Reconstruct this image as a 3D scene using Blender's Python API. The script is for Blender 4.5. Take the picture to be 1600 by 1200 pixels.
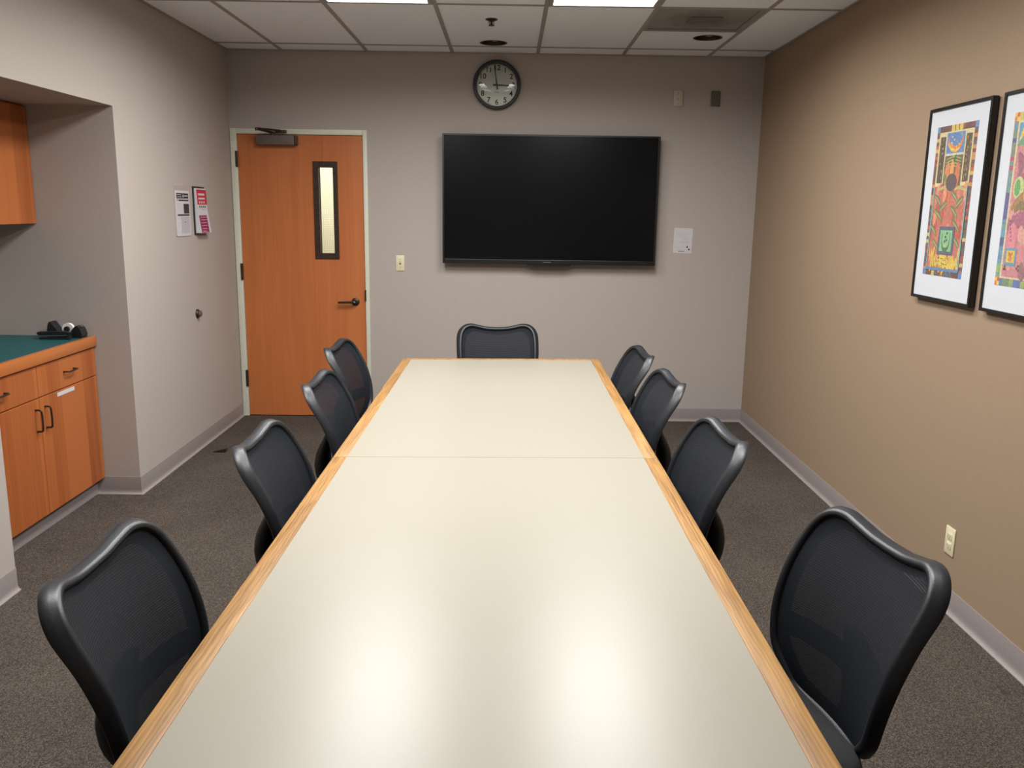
import bpy, bmesh, math, random
from mathutils import Vector, Matrix

scene = bpy.context.scene
for o in list(bpy.data.objects):
    bpy.data.objects.remove(o, do_unlink=True)
C = scene.collection
PI = math.pi

# ------------------------------------------------------------------ camera
FPX = 1336.044
cam_d = bpy.data.cameras.new('camera')
cam = bpy.data.objects.new('camera', cam_d)
C.objects.link(cam)
cam_d.sensor_fit = 'HORIZONTAL'
cam_d.sensor_width = 36.0
cam_d.lens = FPX / 1600.0 * 36.0
cam_d.clip_start = 0.02
_r = Vector((0.99989431, -0.00320174, 0.01418129))
_u = Vector((-0.01325776, 0.19947473, 0.97981328))
_f = Vector((0.00596592, 0.97989774, -0.1994112))
M = Matrix((_r, _u, -_f)).transposed().to_4x4()
M.translation = Vector((0, 0, 1.59139))
cam.matrix_world = M
scene.camera = cam

# ------------------------------------------------------------------ world, exposure
w = bpy.data.worlds.new('world')
scene.world = w
w.use_nodes = True
w.node_tree.nodes['Background'].inputs[0].default_value = (0.5, 0.5, 0.5, 1)
w.node_tree.nodes['Background'].inputs[1].default_value = 0.05
vs = scene.view_settings
vs.view_transform = 'Standard'
vs.look = 'None'
vs.gamma = 1.0
vs.use_curve_mapping = False
vs.exposure = 0.15

LAMP_W = 40.0          # watts of each ceiling troffer, downward part
LAMP_SPREAD = math.radians(168)
LENS_E = 2.2           # luminous lens of the troffer, seen from the side
CORR_W = 40.0

# ------------------------------------------------------------------ room dimensions
L, R, D, H = -2.0415, 1.8213, 6.463, 2.685
NEAR = -0.85
X0, G = -1.6396, 0.6096
YN, ZN, YJ = 4.587, 2.0858, 3.351
NB = -2.85             # back of the niche
BB = 0.1

# ------------------------------------------------------------------ materials
def s2l(c):
    out = []
    for v in c[:3]:
        v /= 255.0
        out.append(v / 12.92 if v <= 0.04045 else ((v + 0.055) / 1.055) ** 2.4)
    return (out[0], out[1], out[2], 1.0)

def base_mat(name, rgb, rough=0.6, metal=0.0, spec=0.5):
    m = bpy.data.materials.new(name)
    m.use_nodes = True
    b = m.node_tree.nodes['Principled BSDF']
    b.inputs['Base Color'].default_value = s2l(rgb)
    b.inputs['Roughness'].default_value = rough
    b.inputs['Metallic'].default_value = metal
    b.inputs['Specular IOR Level'].default_value = spec
    return m, m.node_tree, b

def noise_mat(name, rgb, rgb2, scale=30, rough=0.6, bump=0.0, metal=0.0, detail=3, spec=0.5, stretch=(1, 1, 1), lo=0.35, hi=0.65, bump_dist=0.002):
    m, nt, b = base_mat(name, rgb, rough, metal, spec)
    tc = nt.nodes.new('ShaderNodeTexCoord')
    mp = nt.nodes.new('ShaderNodeMapping')
    mp.inputs['Scale'].default_value = stretch
    nz = nt.nodes.new('ShaderNodeTexNoise')
    nz.inputs['Scale'].default_value = scale
    nz.inputs['Detail'].default_value = detail
    rp = nt.nodes.new('ShaderNodeValToRGB')
    rp.color_ramp.elements[0].position = lo
    rp.color_ramp.elements[1].position = hi
    rp.color_ramp.elements[0].color = s2l(rgb)
    rp.color_ramp.elements[1].color = s2l(rgb2)
    nt.links.new(tc.outputs['Object'], mp.inputs['Vector'])
    nt.links.new(mp.outputs['Vector'], nz.inputs['Vector'])
    nt.links.new(nz.outputs['Fac'], rp.inputs['Fac'])
    nt.links.new(rp.outputs['Color'], b.inputs['Base Color'])
    if bump:
        bp = nt.nodes.new('ShaderNodeBump')
        bp.inputs['Strength'].default_value = bump
        bp.inputs['Distance'].default_value = bump_dist
        nt.links.new(nz.outputs['Fac'], bp.inputs['Height'])
        nt.links.new(bp.outputs['Normal'], b.inputs['Normal'])
    return m

def wood_mat(name, rgb, rgb2, axis='z', fine=90, strip=0.0, strip_axis='y', rough=0.45, strip_amt=0.12, along=1.5, spec=0.4, rings=0.0):
    """wood veneer: long fibres along an axis, plus tone steps from one veneer leaf to the next"""
    m, nt, b = base_mat(name, rgb, rough, 0, spec)
    N = nt.nodes
    tc = N.new('ShaderNodeTexCoord')
    mp = N.new('ShaderNodeMapping')
    mp.inputs['Scale'].default_value = tuple(along if a == axis else fine for a in 'xyz')
    n1 = N.new('ShaderNodeTexNoise')
    n1.inputs['Scale'].default_value = 1.0
    n1.inputs['Detail'].default_value = 5
    n1.inputs['Roughness'].default_value = 0.65
    n1.inputs['Distortion'].default_value = 0.6
    mp2 = N.new('ShaderNodeMapping')
    mp2.inputs['Scale'].default_value = tuple(along * 0.5 if a == axis else fine * 0.12 for a in 'xyz')
    n2 = N.new('ShaderNodeTexNoise')
    n2.inputs['Scale'].default_value = 1.0
    n2.inputs['Detail'].default_value = 2
    n2.inputs['Distortion'].default_value = 1.0
    mx = N.new('ShaderNodeMath'); mx.operation = 'ADD'
    nt.links.new(tc.outputs['Object'], mp.inputs['Vector'])
    nt.links.new(tc.outputs['Object'], mp2.inputs['Vector'])
    nt.links.new(mp.outputs['Vector'], n1.inputs['Vector'])
    nt.links.new(mp2.outputs['Vector'], n2.inputs['Vector'])
    nt.links.new(n1.outputs['Fac'], mx.inputs[0])
    nt.links.new(n2.outputs['Fac'], mx.inputs[1])
    last = mx.outputs[0]
    if rings:
        wv = N.new('ShaderNodeTexWave')
        wv.wave_type = 'BANDS'
        wv.bands_direction = 'X'
        wv.inputs['Scale'].default_value = rings
        wv.inputs['Distortion'].default_value = 6.0
        wv.inputs['Detail'].default_value = 2.0
        wv.inputs['Detail Scale'].default_value = 1.2
        mp3 = N.new('ShaderNodeMapping')
        mp3.inputs['Scale'].default_value = tuple(0.16 if a == axis else 1.0 for a in 'xyz')
        nt.links.new(tc.outputs['Object'], mp3.inputs['Vector'])
        nt.links.new(mp3.outputs['Vector'], wv.inputs['Vector'])
        sc_ = N.new('ShaderNodeMath'); sc_.operation = 'MULTIPLY_ADD'
        sc_.inputs[1].default_value = 0.22
        nt.links.new(wv.outputs['Fac'], sc_.inputs[0])
        nt.links.new(last, sc_.inputs[2])
        last = sc_.outputs[0]
    if strip:
        sp = N.new('ShaderNodeSeparateXYZ')
        nt.links.new(tc.outputs['Object'], sp.inputs[0])
        ml = N.new('ShaderNodeMath'); ml.operation = 'MULTIPLY'; ml.inputs[1].default_value = strip
        fl = N.new('ShaderNodeMath'); fl.operation = 'FLOOR'
        nt.links.new(sp.outputs['xyz'.index(strip_axis)], ml.inputs[0])
        nt.links.new(ml.outputs[0], fl.inputs[0])
        wn = N.new('ShaderNodeTexWhiteNoise'); wn.noise_dimensions = '1D'
        nt.links.new(fl.outputs[0], wn.inputs['W'])
        ma = N.new('ShaderNodeMath'); ma.operation = 'MULTIPLY_ADD'
        ma.inputs[1].default_value = strip_amt * 2
        nt.links.new(wn.outputs['Value'], ma.inputs[0])
        nt.links.new(last, ma.inputs[2])
        last = ma.outputs[0]
    rp = N.new('ShaderNodeValToRGB')
    rp.color_ramp.elements[0].position = 0.3
    rp.color_ramp.elements[1].position = 0.75
    rp.color_ramp.elements[0].color = s2l(rgb)
    rp.color_ramp.elements[1].color = s2l(rgb2)
    hf = N.new('ShaderNodeMath'); hf.operation = 'MULTIPLY'; hf.inputs[1].default_value = 0.5
    nt.links.new(last, hf.inputs[0])
    nt.links.new(hf.outputs[0], rp.inputs['Fac'])
    nt.links.new(rp.outputs['Color'], b.inputs['Base Color'])
    bp = N.new('ShaderNodeBump')
    bp.inputs['Strength'].default_value = 0.08
    bp.inputs['Distance'].default_value = 0.001
    nt.links.new(n1.outputs['Fac'], bp.inputs['Height'])
    nt.links.new(bp.outputs['Normal'], b.inputs['Normal'])
    return m

def emit_mat(name, rgb, strength):
    m = bpy.data.materials.new(name)
    m.use_nodes = True
    nt = m.node_tree
    b = nt.nodes['Principled BSDF']
    b.inputs['Base Color'].default_value = s2l(rgb)
    b.inputs['Emission Color'].default_value = s2l(rgb)
    b.inputs['Emission Strength'].default_value = strength
    return m

MAT = {}
MAT['taupe'] = noise_mat('taupe wall paint', (171, 162, 155), (174, 165, 158), 120, 0.75, 0.12, spec=0.25)
MAT['tan'] = noise_mat('tan wall paint', (146, 125, 103), (149, 128, 106), 120, 0.7, 0.12, spec=0.25)
MAT['ceil_slab'] = noise_mat('ceiling slab', (150, 148, 145), (160, 158, 155), 20, 0.9)
MAT['tile'] = noise_mat('mineral fibre tile', (230, 236, 243), (240, 246, 252), 180, 0.95, 0.35, spec=0.1)
MAT['tbar'] = noise_mat('painted grid bar', (150, 145, 143), (154, 149, 147), 40, 0.5)
MAT['vinyl'] = noise_mat('grey vinyl cove base', (138, 129, 126), (142, 133, 130), 60, 0.45)
MAT['doorwood'] = wood_mat('stained door veneer', (172, 96, 50), (192, 116, 66), 'z', 70, rough=0.42, strip=6.5, strip_axis='x', strip_amt=0.05, along=1.2)
MAT['cabwood'] = wood_mat('cherry cabinet veneer', (132, 66, 28), (172, 98, 50), 'z', 60, rough=0.45, strip=8.6, strip_axis='y', strip_amt=0.36, along=1.0)
MAT['cabedge'] = wood_mat('cherry counter edge', (164, 92, 44), (182, 110, 58), 'y', 60, rough=0.4, along=1.5)
MAT['teal'] = noise_mat('teal laminate', (26, 76, 80), (31, 82, 86), 300, 0.5, spec=0.25)
MAT['cream'] = noise_mat('cream laminate', (147, 142, 129), (150, 145, 132), 400, 0.32, spec=0.45)
MAT['oak'] = wood_mat('oak table edge', (98, 64, 28), (176, 135, 82), 'y', 230, rough=0.45, along=5.0, rings=34.0, spec=0.3)
MAT['frame_paint'] = noise_mat('pale door frame paint', (206, 206, 190), (210, 210, 194), 60, 0.45)
MAT['bronze'] = noise_mat('dark bronze', (62, 50, 42), (72, 59, 50), 60, 0.38, metal=0.6)
MAT['closer'] = noise_mat('brown closer cover', (96, 84, 76), (102, 90, 82), 60, 0.45, metal=0.2)
MAT['black'] = noise_mat('black plastic', (22, 24, 27), (27, 29, 33), 90, 0.42, 0.1)
MAT['rim'] = noise_mat('satin black back rim', (26, 29, 34), (30, 33, 38), 200, 0.42, 0.12, spec=0.5)
MAT['fabric'] = noise_mat('black seat fabric', (20, 21, 23), (30, 31, 34), 500, 0.9, 0.4)
MAT['tvcase'] = noise_mat('television case', (10, 11, 13), (13, 14, 16), 60, 0.32)
MAT['tvglass'] = noise_mat('television screen', (7, 9, 12), (8, 10, 13), 3, 0.25, spec=0.18)
MAT['chrome'] = noise_mat('grey metal', (150, 150, 152), (160, 160, 162), 60, 0.3, metal=0.9)
MAT['ivory'] = noise_mat('ivory plastic', (214, 205, 172), (218, 209, 176), 60, 0.4)
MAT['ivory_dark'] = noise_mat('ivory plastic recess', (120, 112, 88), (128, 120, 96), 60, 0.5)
MAT['beige_plate'] = noise_mat('beige wall plate', (186, 176, 160), (191, 181, 165), 60, 0.35)
MAT['grey_box'] = noise_mat('dark grey sensor', (92, 86, 80), (98, 92, 86), 60, 0.5)
MAT['paper'] = noise_mat('white paper', (194, 191, 194), (199, 196, 199), 80, 0.7)
MAT['ink'] = noise_mat('black ink', (48, 44, 46), (58, 54, 56), 90, 0.7)
MAT['ink_grey'] = noise_mat('grey print', (168, 164, 168), (182, 178, 182), 120, 0.7)
MAT['ink_red'] = noise_mat('red print', (186, 40, 62), (196, 50, 72), 60, 0.5)
MAT['ink_maroon'] = noise_mat('maroon print', (132, 34, 78), (142, 42, 88), 60, 0.5)
MAT['acrylic'] = noise_mat('grey backing plate', (170, 160, 156), (174, 164, 160), 60, 0.3)
MAT['clockface'] = noise_mat('clock face', (236, 237, 228), (240, 241, 232), 60, 0.5)
MAT['dark_hole'] = noise_mat('dark can interior', (26, 24, 22), (32, 30, 28), 40, 0.5)
MAT['lens'] = emit_mat('luminous prismatic lens', (255, 252, 246), LENS_E)
MAT['corr_light'] = emit_mat('corridor light panel', (255, 250, 235), 45.0)
MAT['corr_wall'] = noise_mat('corridor wall paint', (226, 224, 204), (230, 228, 208), 30, 0.8)
MAT['mat_board'] = noise_mat('white mat board', (188, 191, 196), (192, 195, 200), 120, 0.8)
MAT['picframe'] = noise_mat('black wooden picture frame', (14, 13, 13), (19, 18, 18), 60, 0.35)
MAT['tape_roll'] = noise_mat('tape roll', (226, 226, 220), (234, 234, 228), 60, 0.4)

def carpet_mat():
    m, nt, b = base_mat('speckled brown carpet', (100, 90, 82), 0.95, 0, 0.1)
    N = nt.nodes
    tc = N.new('ShaderNodeTexCoord')
    n1 = N.new('ShaderNodeTexNoise')
    n1.inputs['Scale'].default_value = 330
    n1.inputs['Detail'].default_value = 2
    n2 = N.new('ShaderNodeTexVoronoi')
    n2.inputs['Scale'].default_value = 300
    n3 = N.new('ShaderNodeTexNoise')
    n3.inputs['Scale'].default_value = 3.0
    n3.inputs['Detail'].default_value = 3
    for n in (n1, n2, n3):
        nt.links.new(tc.outputs['Object'], n.inputs['Vector'])
    rp = N.new('ShaderNodeValToRGB')
    cr = rp.color_ramp
    cr.elements[0].position = 0.30; cr.elements[0].color = s2l((48, 42, 37))
    cr.elements[1].position = 0.72; cr.elements[1].color = s2l((106, 98, 90))
    e = cr.elements.new(0.48); e.color = s2l((70, 63, 57))
    bw = N.new('ShaderNodeRGBToBW')
    nt.links.new(n2.outputs['Color'], bw.inputs[0])
    mixv = N.new('ShaderNodeMath'); mixv.operation = 'MULTIPLY_ADD'
    mixv.inputs[1].default_value = 0.45
    half = N.new('ShaderNodeMath'); half.operation = 'MULTIPLY'; half.inputs[1].default_value = 0.55
    nt.links.new(n1.outputs['Fac'], half.inputs[0])
    nt.links.new(bw.outputs[0], mixv.inputs[0])
    nt.links.new(half.outputs[0], mixv.inputs[2])
    add = N.new('ShaderNodeMath'); add.operation = 'MULTIPLY_ADD'; add.inputs[1].default_value = 0.12
    nt.links.new(n3.outputs['Fac'], add.inputs[0])
    nt.links.new(mixv.outputs[0], add.inputs[2])
    sub = N.new('ShaderNodeMath'); sub.operation = 'SUBTRACT'; sub.inputs[1].default_value = 0.06
    nt.links.new(add.outputs[0], sub.inputs[0])
    nt.links.new(sub.outputs[0], rp.inputs['Fac'])
    nt.links.new(rp.outputs['Color'], b.inputs['Base Color'])
    bp = N.new('ShaderNodeBump')
    bp.inputs['Strength'].default_value = 0.6
    bp.inputs['Distance'].default_value = 0.004
    nt.links.new(mixv.outputs[0], bp.inputs['Height'])
    nt.links.new(bp.outputs['Normal'], b.inputs['Normal'])
    return m
MAT['carpet'] = carpet_mat()

def vent_mat():
    """grey diffuser face with a ragged patch of dust round its middle"""
    m, nt, b = base_mat('soiled air diffuser', (120, 117, 112), 0.6)
    N = nt.nodes
    tc = N.new('ShaderNodeTexCoord')
    ln = N.new('ShaderNodeVectorMath'); ln.operation = 'LENGTH'
    mp = N.new('ShaderNodeMapping')
    mp.inputs['Location'].default_value = (-.02, -.02, 0)
    nt.links.new(tc.outputs['Object'], mp.inputs['Vector'])
    nt.links.new(mp.outputs['Vector'], ln.inputs[0])
    nz = N.new('ShaderNodeTexNoise'); nz.inputs['Scale'].default_value = 9; nz.inputs['Detail'].default_value = 4
    nt.links.new(tc.outputs['Object'], nz.inputs['Vector'])
    ma = N.new('ShaderNodeMath'); ma.operation = 'MULTIPLY_ADD'; ma.inputs[1].default_value = 0.30
    nt.links.new(nz.outputs['Fac'], ma.inputs[0]); nt.links.new(ln.outputs['Value'], ma.inputs[2])
    rp = N.new('ShaderNodeValToRGB')
    rp.color_ramp.elements[0].position = 0.16; rp.color_ramp.elements[0].color = s2l((88, 86, 80))
    rp.color_ramp.elements[1].position = 0.42; rp.color_ramp.elements[1].color = s2l((142, 139, 134))
    nt.links.new(ma.outputs[0], rp.inputs['Fac'])
    nt.links.new(rp.outputs['Color'], b.inputs['Base Color'])
    return m
MAT['vent'] = vent_mat()

def mesh_fabric():
    """woven back mesh: fine horizontal ribs, gaps between them let what is behind show through"""
    m, nt, b = base_mat('black woven mesh', (22, 26, 32), 0.8, 0, 0.2)
    N = nt.nodes
    tc = N.new('ShaderNodeTexCoord')
    sp = N.new('ShaderNodeSeparateXYZ')
    nt.links.new(tc.outputs['Object'], sp.inputs[0])
    def saw(out, freq):
        a = N.new('ShaderNodeMath'); a.operation = 'MULTIPLY'; a.inputs[1].default_value = freq * 2 * PI
        s = N.new('ShaderNodeMath'); s.operation = 'SINE'
        nt.links.new(out, a.inputs[0]); nt.links.new(a.outputs[0], s.inputs[0])
        return s.outputs[0]
    sz = saw(sp.outputs[2], 190)
    sx = saw(sp.outputs[0], 330)
    mr = N.new('ShaderNodeMapRange')
    mr.inputs['From Min'].default_value = -0.2; mr.inputs['From Max'].default_value = 0.9
    mr.inputs['To Min'].default_value = 0.0; mr.inputs['To Max'].default_value = 0.20
    nt.links.new(sz, mr.inputs['Value'])
    mr2 = N.new('ShaderNodeMapRange')
    mr2.inputs['From Min'].default_value = -1; mr2.inputs['From Max'].default_value = 1
    mr2.inputs['To Min'].default_value = 0.5; mr2.inputs['To Max'].default_value = 1.0
    nt.links.new(sx, mr2.inputs['Value'])
    mu = N.new('ShaderNodeMath'); mu.operation = 'MULTIPLY'
    nt.links.new(mr.outputs[0], mu.inputs[0]); nt.links.new(mr2.outputs[0], mu.inputs[1])
    tr = N.new('ShaderNodeBsdfTransparent')
    mix = N.new('ShaderNodeMixShader')
    nt.links.new(mu.outputs[0], mix.inputs[0])
    nt.links.new(b.outputs[0], mix.inputs[1])
    nt.links.new(tr.outputs[0], mix.inputs[2])
    nt.links.new(mix.outputs[0], N['Material Output'].inputs['Surface'])
    return m
MAT['mesh'] = mesh_fabric()

def clear_glass(name, ior=1.45, tint=(250, 252, 250)):
    m = bpy.data.materials.new(name)
    m.use_nodes = True
    nt = m.node_tree
    N = nt.nodes
    N.remove(N['Principled BSDF'])
    tr = N.new('ShaderNodeBsdfTransparent'); tr.inputs[0].default_value = s2l(tint)
    gl = N.new('ShaderNodeBsdfGlossy'); gl.inputs['Roughness'].default_value = 0.02
    fr = N.new('ShaderNodeFresnel'); fr.inputs[0].default_value = ior
    mx = N.new('ShaderNodeMixShader')
    nt.links.new(fr.outputs[0], mx.inputs[0])
    nt.links.new(tr.outputs[0], mx.inputs[1])
    nt.links.new(gl.outputs[0], mx.inputs[2])
    nt.links.new(mx.outputs[0], N['Material Output'].inputs['Surface'])
    return m
MAT['glass'] = clear_glass('clear glass')
MAT['dome'] = clear_glass('domed clock glass', 1.7)

def print_mat():
    m, nt, b = base_mat('colour print', (255, 255, 255), 0.6, 0, 0.3)
    at = nt.nodes.new('ShaderNodeAttribute')
    at.attribute_name = 'Col'
    tc = nt.nodes.new('ShaderNodeTexCoord')
    nz = nt.nodes.new('ShaderNodeTexNoise')
    nz.inputs['Scale'].default_value = 140
    nz.inputs['Detail'].default_value = 3
    nt.links.new(tc.outputs['Object'], nz.inputs['Vector'])
    mr = nt.nodes.new('ShaderNodeMapRange')
    mr.inputs['To Min'].default_value = 0.5
    mr.inputs['To Max'].default_value = 1.5
    nt.links.new(nz.outputs['Fac'], mr.inputs['Value'])
    mx = nt.nodes.new('ShaderNodeVectorMath'); mx.operation = 'SCALE'
    nt.links.new(at.outputs['Color'], mx.inputs[0])
    nt.links.new(mr.outputs[0], mx.inputs['Scale'])
    nt.links.new(mx.outputs[0], b.inputs['Base Color'])
    return m
MAT['print'] = print_mat()

# ------------------------------------------------------------------ mesh helpers
class MB:
    def __init__(self):
        self.v = []; self.f = []
    def add(self, vs_, fs_):
        n = len(self.v)
        self.v += [tuple(p) for p in vs_]
        self.f += [tuple(i + n for i in f) for f in fs_]
        return self
    def box(self, x0, x1, y0, y1, z0, z1, bev=0.0, seg=2):
        if bev <= 0:
            vv = [(x0, y0, z0), (x1, y0, z0), (x1, y1, z0), (x0, y1, z0), (x0, y0, z1), (x1, y0, z1), (x1, y1, z1), (x0, y1, z1)]
            ff = [(0, 3, 2, 1), (4, 5, 6, 7), (0, 1, 5, 4), (1, 2, 6, 5), (2, 3, 7, 6), (3, 0, 4, 7)]
            return self.add(vv, ff)
        bm = bmesh.new()
        bmesh.ops.create_cube(bm, size=1.0)
        for v in bm.verts:
            v.co = Vector(((x0 + x1) / 2 + v.co.x * (x1 - x0), (y0 + y1) / 2 + v.co.y * (y1 - y0), (z0 + z1) / 2 + v.co.z * (z1 - z0)))
        bmesh.ops.bevel(bm, geom=list(bm.edges), offset=bev, segments=seg, affect='EDGES', profile=0.5)
        bm.verts.ensure_lookup_table()
        for i, v in enumerate(bm.verts): v.index = i
        self.add([v.co[:] for v in bm.verts], [[v.index for v in f.verts] for f in bm.faces])
        bm.free()
        return self
    def lathe(self, prof, n=24, axis='z', c=(0, 0, 0), cap=True):
        """prof: list of (radius, height)"""
        vv = []; ff = []
        for r_, h_ in prof:
            for k in range(n):
                a = 2 * PI * k / n
                p = (r_ * math.cos(a), r_ * math.sin(a), h_)
                if axis == 'y': p = (p[0], p[2], -p[1])
                if axis == 'x': p = (p[2], p[0], p[1])
                vv.append((p[0] + c[0], p[1] + c[1], p[2] + c[2]))
        m = len(prof)
        for i in range(m - 1):
            for k in range(n):
                k2 = (k + 1) % n
                ff.append((i * n + k, i * n + k2, (i + 1) * n + k2, (i + 1) * n + k))
        if cap:
            ff.append(tuple(reversed(range(n))))
            ff.append(tuple((m - 1) * n + k for k in range(n)))
        return self.add(vv, ff)
    def tube(self, pts, rad, n=10, closed=False, cap=True):
        pts = [Vector(p) for p in pts]
        rads = rad if isinstance(rad, (list, tuple)) else [rad] * len(pts)
        vv = []; ff = []
        up = None
        m = len(pts)
        for i, p in enumerate(pts):
            a = pts[i - 1] if (i > 0 or closed) else p
            b_ = pts[(i + 1) % m] if (i < m - 1 or closed) else p
            t = (b_ - a).normalized()
            if up is None:
                up = Vector((0, 0, 1)) if abs(t.z) < 0.9 else Vector((1, 0, 0))
            s = t.cross(up).normalized()
            up = s.cross(t).normalized()
            for k in range(n):
                an = 2 * PI * k / n
                vv.append(p + rads[i] * (math.cos(an) * s + math.sin(an) * up))
        rng = m if closed else m - 1
        for i in range(rng):
            j = (i + 1) % m
            for k in range(n):
                k2 = (k + 1) % n
                ff.append((i * n + k, i * n + k2, j * n + k2, j * n + k))
        if cap and not closed:
            ff.append(tuple(reversed(range(n))))
            ff.append(tuple((m - 1) * n + k for k in range(n)))
        return self.add(vv, ff)
    def prism(self, poly, axis, a0, a1):
        """poly in the two other axes, extruded along axis"""
        def mk(p, h):
            if axis == 'x': return (h, p[0], p[1])
            if axis == 'y': return (p[0], h, p[1])
            return (p[0], p[1], h)
        n = len(poly)
        vv = [mk(p, a0) for p in poly] + [mk(p, a1) for p in poly]
        ff = [tuple(reversed(range(n))), tuple(range(n, 2 * n))]
        for i in range(n):
            j = (i + 1) % n
            ff.append((i, j, n + j, n + i))
        return self.add(vv, ff)

def empty(name, loc=(0, 0, 0), rz=0.0):
    o = bpy.data.objects.new(name, None)
    o.empty_display_size = 0.1
    o.location = loc
    o.rotation_euler = (0, 0, rz)
    C.objects.link(o)
    return o

def build(mb, name, mat, parent=None, smooth=None, world=True, label=None):
    """one mesh object; vertices given in world space unless world=False (then in the parent's space)"""
    vv = mb.v
    off = Vector((0, 0, 0))
    if parent is not None and world:
        p = parent
        while p is not None:
            off += p.location
            p = p.parent
        vv = [(a - off.x, b - off.y, c - off.z) for a, b, c in vv]
    me = bpy.data.meshes.new(name)
    me.from_pydata(vv, [], mb.f)
    bm = bmesh.new(); bm.from_mesh(me)
    bmesh.ops.recalc_face_normals(bm, faces=bm.faces)
    bm.to_mesh(me); bm.free()
    me.materials.append(MAT[mat] if isinstance(mat, str) else mat)
    if smooth is not None:
        me.shade_smooth()
        try:
            me.set_sharp_from_angle(angle=math.radians(smooth))
        except Exception:
            pass
    o = bpy.data.objects.new(name, me)
    C.objects.link(o)
    if parent is not None:
        o.parent = parent
    if label: o['label'] = label
    return o

def recenter(o):
    """put a single-mesh thing's origin at its base centre"""
    vs_ = [v.co for v in o.data.vertices]
    cx = (min(v.x for v in vs_) + max(v.x for v in vs_)) / 2
    cy = (min(v.y for v in vs_) + max(v.y for v in vs_)) / 2
    cz = min(v.z for v in vs_)
    d = Vector((cx, cy, cz))
    for v in o.data.vertices: v.co -= d
    o.location = d

def tag(o, label, cat, group=None, kind=None):
    o['label'] = label
    o['category'] = cat
    if group: o['group'] = group
    if kind: o['kind'] = kind
    return o

def dup(root, loc, rz, label):
    r = root.copy(); C.objects.link(r)
    r.location = loc; r.rotation_euler = (0, 0, rz); r['label'] = label
    for ch in list(root.children):
        c = ch.copy(); C.objects.link(c); c.parent = r
        for g in list(ch.children):
            d = g.copy(); C.objects.link(d); d.parent = c
    return r

def text_mesh(s, size):
    cu = bpy.data.curves.new('text', 'FONT')
    cu.body = s; cu.size = size; cu.align_x = 'CENTER'; cu.align_y = 'CENTER'
    cu.extrude = 0.0004; cu.offset = size * 0.02
    ob = bpy.data.objects.new('text', cu)
    C.objects.link(ob)
    bpy.context.view_layer.update()
    dg = bpy.context.evaluated_depsgraph_get()
    me = ob.evaluated_get(dg).to_mesh()
    vv = [v.co[:] for v in me.vertices]; ff = [tuple(p.vertices) for p in me.polygons]
    ob.evaluated_get(dg).to_mesh_clear()
    bpy.data.objects.remove(ob, do_unlink=True)
    bpy.data.curves.remove(cu)
    return vv, ff

# ================================================================== THE SETTING
T = 0.12
fl = build(MB().box(-3.1, R + T, NEAR - T, D + 2.0, -0.1, 0.0), 'floor', 'carpet')
tag(fl, 'speckled grey brown carpet covering the meeting room floor', 'floor', kind='structure')

# left wall with the cabinet niche
m = MB()
m.box(NB - T, L, YN, D, 0, H + .1)
m.box(NB - T, L, NEAR, YJ, 0, H + .1)
m.box(NB - T, L, YJ, YN, ZN, H + .1)
m.box(NB - T, NB, YJ, YN, 0, ZN)
o = build(m, 'wall_left', 'taupe')
tag(o, 'taupe painted left wall with a recessed niche for the cabinets', 'wall', kind='structure')

# back wall, with the door opening
DXL, DXR, DZT = -1.988, -1.077, 2.104      # door leaf
FXL, FXR, FZT = -2.0375, -1.043, 2.145     # frame outside
m = MB()
m.box(L - T, FXL + 0.01, D, D + T, 0, H + .1)
m.box(FXL + 0.01, FXR - 0.01, D, D + T, FZT - 0.01, H + .1)
m.box(FXR - 0.01, R + T, D, D + T, 0, H + .1)
o = build(m, 'wall_back', 'taupe')
tag(o, 'taupe painted far wall behind the television and clock', 'wall', kind='structure')
o = build(MB().box(R, R + T, NEAR, D, 0, H + .1), 'wall_right', 'tan')
tag(o, 'tan painted right wall carrying two framed prints', 'wall', kind='structure')
o = build(MB().box(NB - T, R + T, NEAR - T, NEAR, 0, H + .1), 'wall_near', 'taupe')
tag(o, 'taupe painted wall closing the room behind the viewer', 'wall', kind='structure')

# corridor beyond the door window
CY = D + T + 1.5
o = build(MB().box(-3.1, 0.2, CY, CY + .1, 0, 2.6), 'wall_corridor', 'corr_wall')
tag(o, 'pale lit corridor wall seen through the narrow door window', 'wall', kind='structure')
o = build(MB().box(-3.1, 0.2, D + T, CY, 2.6, 2.7), 'ceiling_corridor', 'tile')
tag(o, 'ceiling of the corridor beyond the wooden door', 'ceiling', kind='structure')
m = MB().box(-3.2, -3.1, D + T, CY, 0, 2.6).box(0.2, 0.3, D + T, CY, 0, 2.6)
o = build(m, 'wall_corridor_end', 'corr_wall')
tag(o, 'end walls of the corridor beyond the wooden door', 'wall', kind='structure')
o = empty('corridor_light', (-1.4, D + T + 0.75, 2.585))
tag(o, 'ceiling light panel in the corridor behind the door', 'light')
build(MB().box(-1.7, -1.1, D + T + .45, D + T + 1.05, 2.585, 2.6), 'frame', 'tbar', o)
build(MB().box(-1.67, -1.13, D + T + .48, D + T + 1.02, 2.58, 2.586), 'lens', 'corr_light', o)

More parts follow.
